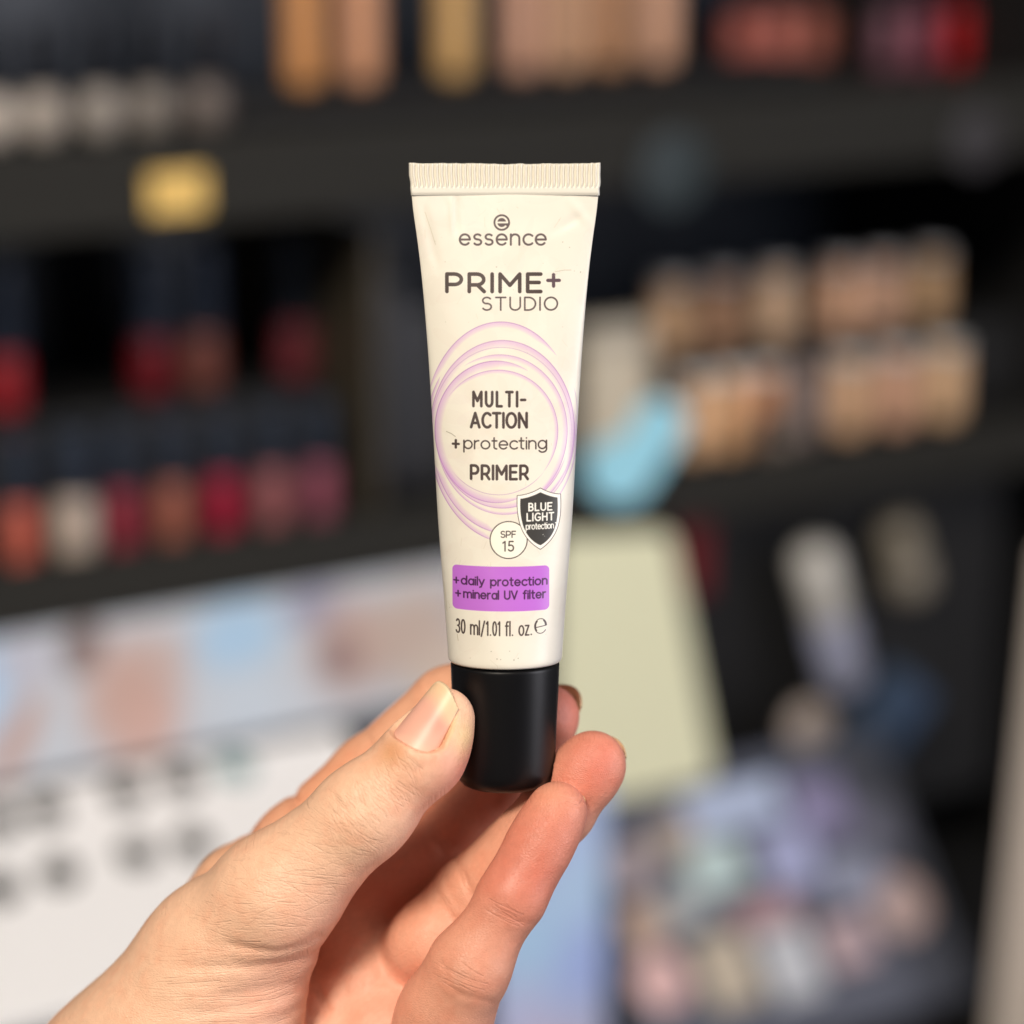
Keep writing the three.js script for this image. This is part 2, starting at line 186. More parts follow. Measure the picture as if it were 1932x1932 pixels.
// print of the label: units of 0.098 mm, x from the middle line (953), rows counted from the top
function labelTexture() {
  const S = 2.2, W = 836, H = 1980, c = document.createElement('canvas'); c.width = W; c.height = H;
  const g = c.getContext('2d');
  g.fillStyle = 'rgb(231,226,214)'; g.fillRect(0, 0, W, H);
  g.setTransform(S, 0, 0, S, -(953 - 190) * S, -360 * S);
  const INK = 'rgb(74,62,60)';
  // uneven, slightly soiled plastic
  for (let i = 0; i < 240; i++) {
    g.fillStyle = rnd() < 0.5 ? 'rgba(205,196,170,0.05)' : 'rgba(250,246,240,0.06)';
    g.beginPath(); g.ellipse(770 + rnd() * 366, 360 + rnd() * 900, 8 + rnd() * 40, 5 + rnd() * 30, rnd() * 3, 0, 7); g.fill();
  }
  // lilac swirls: a crisp outer edge that thins out inwards, like a brush stroke
  function swirl(cx, cy, rx, ry, a0, a1, line, band, alpha) {
    const N = 260;
    for (let b = 0; b < 14; b++) {
      const q = b / 13, inset = q * band;
      if (band < 1 && b) break;
      for (let i = 0; i < N; i++) {
        const t = i / N, a = (a0 + (a1 - a0) * t) * Math.PI / 180, e = (a0 + (a1 - a0) * (t + 1.6 / N)) * Math.PI / 180, taper = Math.min(1, Math.sin(Math.PI * t) * 2.2);
        const k = inset * taper;
        g.strokeStyle = b ? `rgba(203,150,214,${(0.40 * alpha * (1 - q) * taper).toFixed(3)})` : `rgba(176,132,184,${(0.8 * alpha * (0.25 + 0.75 * taper)).toFixed(3)})`;
        g.lineWidth = b ? Math.max(0.7, band / 10) : line * (0.45 + 0.55 * taper); g.lineCap = 'butt';
        g.beginPath();
        g.moveTo(cx + Math.cos(a) * (rx - k), cy + Math.sin(a) * (ry - k)); g.lineTo(cx + Math.cos(e) * (rx - k), cy + Math.sin(e) * (ry - k)); g.stroke();
      }
    }
  }
  swirl(945, 816, 146, 208, 200, 316, 1.6, 11, 0.85);
  swirl(948, 816, 137, 173, 168, 395, 1.7, 15, 0.8);
  swirl(946, 816, 133, 160, 182, 372, 1.1, 0, 0.6);
  swirl(946, 822, 143, 186, 188, 216, 1.2, 5, 0.7);
  swirl(943, 816, 128, 146, 238, 420, 1.3, 9, 0.75);
  swirl(937, 816, 117, 134, 62, 300, 1.8, 15, 0.95);
  swirl(940, 816, 113, 119, 40, 140, 1.1, 0, 0.7);
  swirl(940, 816, 113, 117, 214, 400, 1.3, 7, 0.8);
  swirl(948, 818, 127, 142, 20, 165, 1.5, 10, 0.8);
  swirl(952, 820, 131, 152, 22, 170, 1.2, 5, 0.7);
  swirl(950, 820, 137, 158, -8, 60, 1.1, 6, 0.5);
  swirl(958, 822, 146, 186, 97, 160, 1.8, 12, 0.85);
  swirl(966, 826, 158, 200, 100, 168, 1.8, 9, 0.8);
  swirl(956, 826, 134, 170, -20, 62, 1.0, 3, 0.4);
  swirl(960, 780, 130, 150, -18, 8, 1.0, 0, 0.6);
  // stroke lettering: each glyph is [advance, ...strokes], cap height 1, x-height 0.72; E = ellipse arc
  const E = (cx, cy, rx, ry, a0, a1) => { const p = [], n = Math.max(6, Math.ceil(Math.abs(a1 - a0) / 9)); for (let i = 0; i <= n; i++) { const a = (a0 + (a1 - a0) * i / n) * Math.PI / 180; p.push([cx + rx * Math.cos(a), cy + ry * Math.sin(a)]); } return p; };
  const x = 0.7, h = x / 2;
  const G = {
    ' ': [0.34], '.': [0.2, [[0.1, 0.02], [0.1, 0.021]]], '-': [0.42, [[0.04, 0.4], [0.38, 0.4]]], '/': [0.5, [[0.02, -0.1], [0.48, 1.02]]], '*': [0.16, [[0.08, 0.92], [0.08, 0.93]]],
    '+': [0.62, [[0.02, 0.36], [0.6, 0.36]], [[0.31, 0.07], [0.31, 0.65]]],
    P: [0.62, [[0, 0], [0, 1], [0.32, 1], ...E(0.32, 0.7, 0.3, 0.3, 90, -90), [0, 0.4]]],
    R: [0.64, [[0, 0], [0, 1], [0.32, 1], ...E(0.32, 0.69, 0.3, 0.31, 90, -90), [0, 0.38]], [[0.34, 0.38], [0.64, 0]]],
    I: [0, [[0, 0], [0, 1]]], L: [0.5, [[0, 1], [0, 0], [0.5, 0]]], T: [0.64, [[0, 1], [0.64, 1]], [[0.32, 1], [0.32, 0]]],
    M: [0.84, [[0, 0], [0, 1], [0.42, 0.36], [0.84, 1], [0.84, 0]]], N: [0.68, [[0, 0], [0, 1], [0.68, 0], [0.68, 1]]],
    E: [0.56, [[0.56, 1], [0, 1], [0, 0], [0.56, 0]], [[0, 0.52], [0.49, 0.52]]], F: [0.52, [[0.52, 1], [0, 1], [0, 0]], [[0, 0.5], [0.46, 0.5]]],
    S: [0.58, [...E(0.29, 0.75, 0.27, 0.25, 35, 180), ...E(0.29, 0.75, 0.27, 0.245, 180, 255), ...E(0.29, 0.26, 0.29, 0.26, 80, -90), ...E(0.29, 0.26, 0.29, 0.26, -90, -150)]],
    U: [0.66, [[0, 1], ...E(0.33, 0.33, 0.33, 0.33, 180, 360), [0.66, 1]]], D: [0.7, [[0, 0], [0, 1], [0.24, 1], ...E(0.24, 0.5, 0.46, 0.5, 90, -90), [0, 0]]],
    O: [0.84, E(0.42, 0.5, 0.42, 0.5, 0, 360)], C: [0.66, E(0.42, 0.5, 0.42, 0.5, 48, 312)], A: [0.76, [[0, 0], [0.38, 1], [0.76, 0]], [[0.14, 0.3], [0.62, 0.3]]],
    G: [0.76, [...E(0.42, 0.5, 0.42, 0.5, 48, 325), [0.76, 0.45], [0.48, 0.45]]], H: [0.64, [[0, 0], [0, 1]], [[0.64, 0], [0.64, 1]], [[0, 0.51], [0.64, 0.51]]],
    B: [0.58, [[0, 0], [0, 1], [0.28, 1], ...E(0.28, 0.76, 0.24, 0.24, 90, -90), [0, 0.52]], [[0.28, 0.52], ...E(0.3, 0.26, 0.28, 0.26, 90, -90), [0, 0]]], V: [0.72, [[0, 1], [0.36, 0], [0.72, 1]]],
    a: [0.6, E(0.32, h, 0.3, h, 0, 360), [[0.62, x], [0.62, 0]]], c: [0.52, E(0.33, h, 0.33, h, 45, 315)], d: [0.64, E(0.31, h, 0.31, h, 0, 360), [[0.64, 1.02], [0.64, 0]]],
    e: [0.64, [[0, h], [0.64, h], ...E(0.32, h, 0.32, h, 0, 318)]], f: [0.36, [[0.36, 1.0], ...E(0.32, 0.82, 0.18, 0.2, 90, 180), [0.14, 0]], [[0, x], [0.34, x]]],
    g: [0.64, E(0.31, h, 0.31, h, 0, 360), [[0.64, x], ...E(0.33, -0.04, 0.31, 0.28, 0, -150)]], i: [0, [[0, 0], [0, x]], [[0, 0.95], [0, 0.951]]], l: [0, [[0, 0], [0, 1.03]]],
    m: [1.0, [[0, 0], [0, x]], [...E(0.25, 0.45, 0.25, 0.25, 180, 0), [0.5, 0]], [...E(0.75, 0.45, 0.25, 0.25, 180, 0), [1, 0]]], n: [0.54, [[0, 0], [0, x]], [...E(0.27, 0.43, 0.27, 0.27, 180, 0), [0.54, 0]]],
    o: [0.66, E(0.33, h, 0.33, h, 0, 360)], p: [0.64, E(0.33, h, 0.31, h, 0, 360), [[0, x], [0, -0.3]]], r: [0.32, [[0, 0], [0, x]], E(0.3, 0.4, 0.3, 0.3, 180, 85)],
    s: [0.46, [...E(0.23, 0.53, 0.21, 0.17, 35, 180), ...E(0.23, 0.53, 0.21, 0.17, 180, 255), ...E(0.23, 0.18, 0.23, 0.18, 80, -90), ...E(0.23, 0.18, 0.23, 0.18, -90, -150)]],
    t: [0.36, [[0.15, 0.96], ...E(0.33, 0.17, 0.18, 0.17, 180, 275)], [[0, x], [0.36, x]]], y: [0.58, [[0, x], [0.29, 0.02]], [[0.58, x], [0.22, -0.2], [0.06, -0.26]]], z: [0.48, [[0, x], [0.48, x], [0, 0], [0.48, 0]]],
    0: [0.5, E(0.25, 0.5, 0.25, 0.5, 0, 360)], 1: [0.22, [[0, 0.84], [0.2, 1], [0.2, 0]]], 3: [0.5, [...E(0.24, 0.76, 0.22, 0.24, 150, -80), [0.2, 0.52]], [[0.2, 0.52], ...E(0.23, 0.26, 0.26, 0.26, 85, -155)]],
    5: [0.5, [[0.46, 1], [0.09, 1], [0.05, 0.56], ...E(0.23, 0.31, 0.26, 0.31, 118, -145)]],
  };
  // text between xl and xr, cap height from top to base
  function text(str, xl, xr, top, base, weight, ink, gap = 0.24) {
    const sy = base - top, chars = [...str];
    let adv = 0; chars.forEach((ch, i) => { adv += G[ch][0] + (i < chars.length - 1 ? gap : 0); });
    const sx = (xr - xl - weight) / adv; let px = xl + weight / 2;
    g.strokeStyle = ink; g.lineWidth = weight; g.lineCap = 'round'; g.lineJoin = 'round';
    const y0 = base - weight / 2, k = sy - weight;
    for (const ch of chars) {
      for (const st of G[ch].slice(1)) { g.beginPath(); st.forEach(([a, b], i) => (i ? g.lineTo(px + a * sx, y0 - b * k) : g.moveTo(px + a * sx, y0 - b * k))); g.stroke(); }
      px += (G[ch][0] + gap) * sx;
    }
  }
  // emblem: a letter e inside a ring
  g.fillStyle = 'rgb(96,84,84)'; g.beginPath(); g.arc(947, 420, 15.6, 0, 7); g.fill();
  g.strokeStyle = 'rgb(231,226,214)'; g.lineWidth = 3.4; g.lineCap = 'butt'; g.beginPath(); g.arc(947, 420, 10.2, 0, -0.75 * Math.PI * 2 + 0.7, true); g.stroke();
  g.beginPath(); g.arc(947, 420, 10.2, 0.62, 0.02, false); g.stroke();
  g.fillStyle = 'rgb(231,226,214)'; g.fillRect(938, 418.2, 21, 3.4); g.fillStyle = 'rgb(96,84,84)';
  g.lineWidth = 3.4; g.strokeStyle = 'rgb(96,84,84)'; g.beginPath(); g.arc(947, 420, 13.9, -0.1, 0.9); g.stroke();
  g.beginPath(); g.arc(947, 420, 10.2, 0.2, 0.62); g.stroke();
  text('essence', 866, 1032, 432, 464, 3.9, 'rgb(96,84,84)', 0.26);
  text('PRIME', 840, 1024, 514, 554, 7, INK, 0.34);
  g.lineWidth = 6.4; g.strokeStyle = 'rgb(94,76,84)'; for (const [a, b] of [[1, 0], [0, 1]]) { g.beginPath(); g.moveTo(1044.7 - a * 10.8, 529.5 - b * 10.8); g.lineTo(1044.7 + a * 10.8, 529.5 + b * 10.8); g.stroke(); }
  text('STUDIO', 909, 1053.5, 560, 587, 3.2, 'rgb(92,80,80)', 0.3);
  text('MULTI', 891, 978.5, 738, 770, 5.2, INK, 0.5); g.lineWidth = 5; g.strokeStyle = INK; g.beginPath(); g.moveTo(983.5, 755.5); g.lineTo(991, 755.5); g.stroke();
  text('ACTION', 886.5, 996.5, 778, 810, 5.2, INK, 0.3);
  g.lineWidth = 4.6; for (const [a, b] of [[1, 0], [0, 1]]) { g.beginPath(); g.moveTo(860 - a * 5.6, 840 - b * 7); g.lineTo(860 + a * 5.6, 840 + b * 7); g.stroke(); }
  text('protecting', 874, 1033, 825, 849.5, 2.9, INK, 0.2);
  text('PRIMER', 886.5, 998.5, 877.5, 908, 5.2, INK, 0.34);
  // sun protection circle and shield
  g.fillStyle = 'rgb(243,239,226)'; g.beginPath(); g.arc(960, 1020.5, 35, 0, 7); g.fill(); g.strokeStyle = INK; g.lineWidth = 2; g.stroke();
  text('SPF', 944.5, 974, 1003, 1016.7, 2.1, INK, 0.22); text('15', 948, 970.5, 1022, 1042.5, 2.6, INK, 0.3);
  const shield = (i) => { g.beginPath(); g.moveTo(1020, 923 + i * 1.35); g.quadraticCurveTo(1000, 935 + i, 976 + i, 936.5 + i); g.bezierCurveTo(974 + i, 985, 984 + i, 1018, 1020, 1040 - i * 1.3); g.bezierCurveTo(1056 - i, 1018, 1061 - i, 985, 1058.5 - i, 936.5 + i); g.quadraticCurveTo(1040, 935 + i, 1020, 923 + i * 1.35); g.closePath(); };
  shield(0); g.fillStyle = 'rgb(245,241,232)'; g.fill(); g.strokeStyle = INK; g.lineWidth = 1.2; g.stroke();
  shield(6); g.fillStyle = 'rgb(66,64,62)'; g.fill();
  const LITE = 'rgb(240,238,230)';
  text('BLUE', 997, 1043, 950.5, 967, 2.9, LITE, 0.34); text('LIGHT', 993.5, 1046.5, 969.5, 986.2, 2.9, LITE, 0.34); text('protection', 992, 1046, 988.5, 1001.8, 1.9, LITE, 0.2);
  g.fillStyle = LITE; g.beginPath(); g.arc(1049, 991, 1.2, 0, 7); g.fill();
  // lilac box
  g.fillStyle = 'rgb(190,112,214)'; g.beginPath(); g.roundRect(853, 1071, 184, 85, 9); g.fill();
  const VI = 'rgb(80,42,88)';
  for (const [cy, cx] of [[1101, 860.5], [1126, 864]]) { g.strokeStyle = VI; g.lineWidth = 3; for (const [a, b] of [[1, 0], [0, 1]]) { g.beginPath(); g.moveTo(cx - a * 4.4, cy - b * 5.2); g.lineTo(cx + a * 4.4, cy + b * 5.2); g.stroke(); } }
  text('daily protection', 869, 1034, 1090.5, 1108.5, 3, VI, 0.24); text('mineral UV filter', 873.5, 1031, 1116, 1134, 3, VI, 0.24);
  text('30 ml/1.01 fl. oz.', 859, 1005.5, 1174.5, 1203, 2.9, INK, 0.26);
  // estimated sign, thick and thin strokes
  g.strokeStyle = INK; g.lineWidth = 1.6; g.beginPath(); g.moveTo(1010, 1189); g.lineTo(1031, 1186); g.stroke();
  g.lineWidth = 1.5; g.beginPath(); g.ellipse(1020.5, 1186.5, 11.5, 14, 0, Math.PI * 1.05, Math.PI * 1.98); g.stroke();
  g.beginPath(); g.ellipse(1020.5, 1186.5, 11.5, 14, 0, Math.PI * 0.2, Math.PI * 1.1); g.stroke();
  g.lineWidth = 3.4; g.beginPath(); g.ellipse(1021, 1186.5, 10.8, 13.4, 0, Math.PI * 0.8, Math.PI * 1.25); g.stroke();
  g.lineWidth = 3.2; g.beginPath(); g.ellipse(1021, 1185.5, 9.2, 12, 0, Math.PI * 1.72, Math.PI * 1.98); g.stroke();
  // specks, scuffs and hairline scratches
  for (const [a, b, r] of [[937, 504, 1.1], [1062, 457, 1], [1075, 467, 0.9], [1096, 514, 1.2], [1084, 512, 0.7], [927, 1232, 1], [962, 1231, 0.9], [938, 1246, 1.2], [945, 1247, 1], [970, 1248, 1.3], [978, 1245, 1], [1025, 1012, 1], [1028, 1015, 0.7]]) { g.fillStyle = b > 1000 && b < 1020 ? 'rgba(230,230,225,0.8)' : 'rgba(110,104,84,0.55)'; g.beginPath(); g.ellipse(a, b, r * 1.1, r * 0.8, rnd() * 3, 0, 7); g.fill(); }
  const scratch = (pts, w, col) => { g.strokeStyle = col; g.lineWidth = w; g.beginPath(); pts.forEach(([a, b], i) => (i ? g.lineTo(a, b) : g.moveTo(a, b))); g.stroke(); };
  scratch([[842, 817], [852, 821], [859, 826]], 1.1, 'rgba(120,112,90,0.7)');
  scratch([[1048, 513], [1066, 510], [1078, 510]], 1, 'rgba(150,140,115,0.6)');
  scratch([[802, 400], [812, 430], [822, 462]], 0.9, 'rgba(170,155,125,0.55)');
  scratch([[862, 1205], [864, 1218]], 1, 'rgba(130,120,95,0.5)'); scratch([[836, 1110], [840, 1140], [842, 1165]], 1, 'rgba(185,172,140,0.5)');
  for (let i = 0; i < 46; i++) { const a = 800 + rnd() * 300, b = 370 + rnd() * 880, l = 4 + rnd() * 22, q = rnd() * 6; scratch([[a, b], [a + Math.cos(q) * l * 0.5, b + Math.sin(q) * l * 0.5 + rnd() * 2], [a + Math.cos(q) * l, b + Math.sin(q) * l]], 0.6 + rnd() * 0.4, `rgba(165,152,120,${(0.08 + rnd() * 0.2).toFixed(2)})`); }
  for (let i = 0; i < 40; i++) { g.fillStyle = `rgba(140,130,105,${(0.15 + rnd() * 0.3).toFixed(2)})`; g.beginPath(); g.arc(800 + rnd() * 300, 370 + rnd() * 880, 0.4 + rnd() * 0.6, 0, 7); g.fill(); }
  const t = new THREE.CanvasTexture(c); t.colorSpace = THREE.SRGBColorSpace; t.anisotropy = 8; return t;
}
const PROFILE = [[101.41, 17.61], [92.06, 16.26], [85.14, 15.5], [78.19, 14.93], [70.23, 14.36], [61.23, 13.84], [52.19, 13.32], [43.12, 12.9], [35.01, 12.37], [26.88, 11.74], [19.73, 11.26], [14.1, 10.87], [12.56, 10.72]];
const HB = 12.5, HT = 101.4;
function halfWidth(h) {
  if (h >= PROFILE[0][0]) return PROFILE[0][1];
  for (let i = 1; i < PROFILE.length; i++) if (h >= PROFILE[i][0]) { const [h1, w1] = PROFILE[i - 1], [h0, w0] = PROFILE[i]; return w0 + (w1 - w0) * (h - h0) / (h1 - h0); }
  return PROFILE[PROFILE.length - 1][1];
}
const smoothWidth = (h) => { let s = 0; for (let i = -4; i <= 4; i++) s += halfWidth(Math.min(HT, Math.max(HB, h + i * 1.1))); return s / 9; };
const halfDepth = (h) => { const s = clamp((h - HB) / (HT - HB), 0, 1); return 10.6 * (1 - s) + 0.55 * s; };
function tubeBody() {
  const rows = [], pos = [], uv = [], idx = [], N = 96;
  rows.push([12.92, 0.80], [12.88, 0.9], [13.02, 0.965], [13.35, 0.99], [13.9, 1.0]);
  for (let i = 0; i <= 150; i++) rows.push([14.6 + (HT - 14.6) * i / 150, 1]);
  const dent = (x, h) => {   // shallow dents and a crease under the seal
    let d = 0.10 * noise(x * 0.12, h * 0.1, 3) + 0.05 * noise(x * 0.35, h * 0.3, 9);
    d += 0.22 * Math.exp(-(((x + 9.9) / 0.32) ** 2)) * sstep(93.5, 95.5, h) * sstep(101.4, 99.5, h) - 0.2 * Math.exp(-(((x + 9.1) / 0.45) ** 2)) * sstep(92.5, 95.5, h) * sstep(101.4, 99.8, h);
    const a = (x - 14.2) * 0.75 + (h - 97.6) * 0.66; d += 0.2 * Math.exp(-((a / 0.8) ** 2)) * Math.exp(-(((x - 14.2) ** 2 + (h - 97.6) ** 2) / 9));
    const b = (x - 12) * 0.5 - (h - 96) * 0.86; d -= 0.22 * Math.exp(-((b / 0.9) ** 2)) * Math.exp(-(((x - 12) ** 2 + (h - 96) ** 2) / 14));
    d -= 0.18 * Math.exp(-(((x + 14.3 + (h - 95) * 0.22) / 0.9) ** 2)) * sstep(86, 90, h) * sstep(100.5, 97, h);
    return d * sstep(12.5, 18, h);
  };
  for (const side of [1, -1]) {
    const base = pos.length / 3;
    for (const [h, f] of rows) {
      const a = smoothWidth(h) * f, b = halfDepth(h) * f;
      for (let j = 0; j <= N; j++) {
        const t = (j / N - 0.5) * Math.PI, x = a * Math.sin(t), c = Math.cos(t), z = b * c + dent(x, h) * Math.min(1, c * 2.5) * (side > 0 ? 1 : 0.6);
        pos.push(x * MM, h * MM, side * z * MM);
        const row = (137.19 - h) / 0.098;
        if (side > 0) uv.push((x / 0.099 + 190) / 380, 1 - (row - 360) / 900); else uv.push(0.004, 0.5);
      }
    }
    for (let i = 0; i < rows.length - 1; i++) for (let j = 0; j < N; j++) {
      const p = base + i * (N + 1) + j, q = p + N + 1;
      if (side > 0) idx.push(p, p + 1, q + 1, p, q + 1, q); else idx.push(p, q + 1, p + 1, p, q, q + 1);
    }
  }
  const g = new THREE.BufferGeometry();
  g.setAttribute('position', new THREE.Float32BufferAttribute(pos, 3)); g.setAttribute('uv', new THREE.Float32BufferAttribute(uv, 2)); g.setIndex(idx); g.computeVertexNormals();
  // the two halves meet at the sides: give both the same normal there
  const n = g.attributes.normal, per = rows.length * (N + 1);
  for (let i = 0; i < rows.length; i++) for (const j of [0, N]) {
    const p = i * (N + 1) + j, q = per + p, v = new THREE.Vector3().fromBufferAttribute(n, p).add(new THREE.Vector3().fromBufferAttribute(n, q)).normalize();
    n.setXYZ(p, v.x, v.y, v.z); n.setXYZ(q, v.x, v.y, v.z);
  }
  return g;
}
function tubeSeal() {   // the crimped flat end: fine upright ribs over a plain band
  const pos = [], idx = [], RIB = 41, N = RIB * 10, W0 = 17.62, top = 107.0, bot = 101.2;
  const rows = [[bot - 0.15, 0], [bot + 0.25, 0], [bot + 0.55, 0], [bot + 1.1, 0], [bot + 1.35, 0], [bot + 1.7, 1], [bot + 2.4, 1], [bot + 3.6, 1], [top - 0.7, 1], [top - 0.35, 0.75], [top, 0.35]];
  for (const side of [1, -1]) {
    const base = pos.length / 3;
    rows.forEach(([h, rib], i) => {
      for (let j = 0; j <= N; j++) {
        const f = j / N * 2 - 1, edge = sstep(1.0, 0.985, Math.abs(f)), w = W0 + 0.3 * (h - bot) / (top - bot) * 0.9 + 0.12 * noise(h * 0.9, side * 0.0 + (f > 0 ? 5 : 2), 1);
        const x = f * w, thick = i < 1 ? 0.5 : i < 5 ? 0.78 : 0.72;
        const k = Math.cos((f * 0.5 + 0.5) * RIB * Math.PI * 2), z = (thick + rib * 0.3 * Math.sign(k) * Math.pow(Math.abs(k), 0.6) * sstep(0.985, 0.96, Math.abs(f))) * (0.35 + 0.65 * edge);
        const y = h + (i > 7 ? 0.1 * noise(x * 0.4, 7, 2) + 0.05 * noise(x * 2.1, 3, 5) - 0.16 * Math.exp(-((x / 7) ** 2)) : 0);
        pos.push(x * MM, y * MM, side * z * MM);
      }
    });
    for (let i = 0; i < rows.length - 1; i++) for (let j = 0; j < N; j++) { const p = base + i * (N + 1) + j, q = p + N + 1; if (side > 0) idx.push(p, p + 1, q + 1, p, q + 1, q); else idx.push(p, q + 1, p + 1, p, q, q + 1); }
  }
  const per = rows.length * (N + 1), last = (rows.length - 1) * (N + 1);
  for (let j = 0; j < N; j++) { const a = last + j, b = per + last + j; idx.push(a, a + 1, b + 1, a, b + 1, b); }
  for (let i = 0; i < rows.length - 1; i++) for (const j of [0, N]) { const a = i * (N + 1) + j, q = a + N + 1, b = per + a, r = per + q; if (j) idx.push(a, b, q, b, r, q); else idx.push(a, q, b, b, q, r); }
  const g = new THREE.BufferGeometry(); g.setAttribute('position', new THREE.Float32BufferAttribute(pos, 3)); g.setIndex(idx); g.computeVertexNormals(); return g;
}
const plastic = phys(0xffffff, 0.36, { map: labelTexture(), specularIntensity: 0.8 });
mesh('body', tubeBody(), plastic, tube);
mesh('crimped_seal', tubeSeal(), phys(s255(231, 226, 214), 0.42, { specularIntensity: 0.8 }), tube);
const capProfile = [[0, -11.4], [6.2, -11.4], [7.2, -11.25], [8.1, -10.8], [8.8, -10.1], [9.25, -9.2], [9.45, -8.0], [9.62, -5], [9.9, 1], [10.2, 7], [10.38, 11.9], [10.38, 12.35], [10.22, 12.6], [9.7, 12.65], [8.4, 12.66], [8.4, 13.8], [0, 13.8]];
const capBlack = phys(rgb(0.0025, 0.0025, 0.0034), 0.4, { specularIntensity: 0.62 });
mesh('cap', new THREE.LatheGeometry(capProfile.map(([r, y]) => new THREE.Vector2(r * MM, y * MM)), 128), capBlack, tube);

// ================================================================ THE HAND (millimetres in the hand's frame)
const DEPTH = 500;
const J = (px, py, w) => { const s = K * (DEPTH - w) / DEPTH; return [(px - 966) * s, (966 - py) * s, w]; };
const sub = (a, b) => [a[0] - b[0], a[1] - b[1], a[2] - b[2]], add = (a, b, k = 1) => [a[0] + b[0] * k, a[1] + b[1] * k, a[2] + b[2] * k], dot = (a, b) => a[0] * b[0] + a[1] * b[1] + a[2] * b[2];
const unit = (a) => { const l = Math.hypot(...a); return [a[0] / l, a[1] / l, a[2] / l]; }, cross = (a, b) => [a[1] * b[2] - a[2] * b[1], a[2] * b[0] - a[0] * b[2], a[0] * b[1] - a[1] * b[0]];
const cone = (a, b, r1, r2) => { const ba = sub(b, a), l2 = dot(ba, ba), rr = r1 - r2; return { a, ba, l2, r1, r2, rr, a2: l2 - rr * rr, il2: 1 / l2 }; };
function coneD(s, x, y, z) {
  const px = x - s.a[0], py = y - s.a[1], pz = z - s.a[2], ba = s.ba, yy = px * ba[0] + py * ba[1] + pz * ba[2], zz = yy - s.l2;
  const qx = px * s.l2 - ba[0] * yy, qy = py * s.l2 - ba[1] * yy, qz = pz * s.l2 - ba[2] * yy, x2 = qx * qx + qy * qy + qz * qz, y2 = yy * yy * s.l2, z2 = zz * zz * s.l2, k = Math.sign(s.rr) * s.rr * s.rr * x2;
  if (Math.sign(zz) * s.a2 * z2 > k) return Math.sqrt(x2 + z2) * s.il2 - s.r2;
  if (Math.sign(yy) * s.a2 * y2 < k) return Math.sqrt(x2 + y2) * s.il2 - s.r1;
  return (Math.sqrt(x2 * s.a2 * s.il2) + yy * s.rr) * s.il2 - s.r1;
}
const smin = (a, b, k) => { const h = Math.max(k - Math.abs(a - b), 0) / k; return Math.min(a, b) - h * h * k * 0.25; };
const blob = (c, r, squash) => ({ blob: true, c, r, q: squash });       // ellipsoid: radii r, axes q (3 unit vectors)
function blobD(s, x, y, z) {
  const p = [x - s.c[0], y - s.c[1], z - s.c[2]], a = dot(p, s.q[0]) / s.r[0], b = dot(p, s.q[1]) / s.r[1], c = dot(p, s.q[2]) / s.r[2], k0 = Math.hypot(a, b, c), k1 = Math.hypot(a / s.r[0], b / s.r[1], c / s.r[2]);
  return k0 < 1e-6 ? -Math.min(...s.r) : k0 * (k0 - 1) / k1;
}
const AX = [[1, 0, 0], [0, 1, 0], [0, 0, 1]];
const sph = (c, r) => blob(c, [r, r, r], AX);
const frame = (d) => { const e = unit(d), s = unit(cross(e, [0, 0, 1])), n = cross(s, e); return [e, s, n]; };
// a crease: polyline (image-plane x, y of the hand's frame), depth and width in mm
const crease = (pts, amp, wid) => { const p = pts.map(([a, b]) => J(a, b, 0).slice(0, 2)); return { p, amp, wid, x0: Math.min(...p.map((q) => q[0])) - wid * 3, x1: Math.max(...p.map((q) => q[0])) + wid * 3, y0: Math.min(...p.map((q) => q[1])) - wid * 3, y1: Math.max(...p.map((q) => q[1])) + wid * 3 }; };
function creaseD(list, x, y) {
  let sum = 0;
  for (const c of list) {
    if (x < c.x0 || x > c.x1 || y < c.y0 || y > c.y1) continue;
    let best = 1e9, where = 0; const n = c.p.length - 1;
    for (let i = 0; i < n; i++) {
      const [ax, ay] = c.p[i], [bx, by] = c.p[i + 1], dx = bx - ax, dy = by - ay, t = clamp(((x - ax) * dx + (y - ay) * dy) / (dx * dx + dy * dy), 0, 1), ex = x - ax - dx * t, ey = y - ay - dy * t, d = ex * ex + ey * ey;
      if (d < best) { best = d; where = (i + t) / n; }
    }
    const k = best / (c.wid * c.wid); if (k < 9) sum += c.amp * Math.exp(-k) * Math.min(1, Math.min(where, 1 - where) * 5 + (c.open ? (where > 0.5 ? 1 : 0) : 0) + 0.15);
  }
  return sum;
}
const P = {   // joints
  tMC: J(395, 1850, -4), tMCP: J(520, 1690, 3), tIP: J(692, 1528, 9.5), tD: J(796, 1428, 11), tTip: J(841, 1346, 10),
  iMCP: J(470, 1690, -30), iPIP: J(700, 1462, -33), iDIP: J(842, 1324, -27), iTip: J(972, 1262, -18),
  mMCP: J(640, 1745, -27), mPIP: J(832, 1592, -27), mDIP: J(968, 1462, -20), mTip: J(1034, 1349, -13.6),
  rMCP: J(760, 1840, -19), rPIP: J(893, 1690, -13), rDIP: J(1052, 1528, -2.5), rTip: J(1119, 1442, -1.5),
  pMCP: J(828, 1955, 2), pPIP: J(884, 1826, 8.5), pDIP: J(968, 1688, 10), pTip: J(1051, 1530, 8),
};
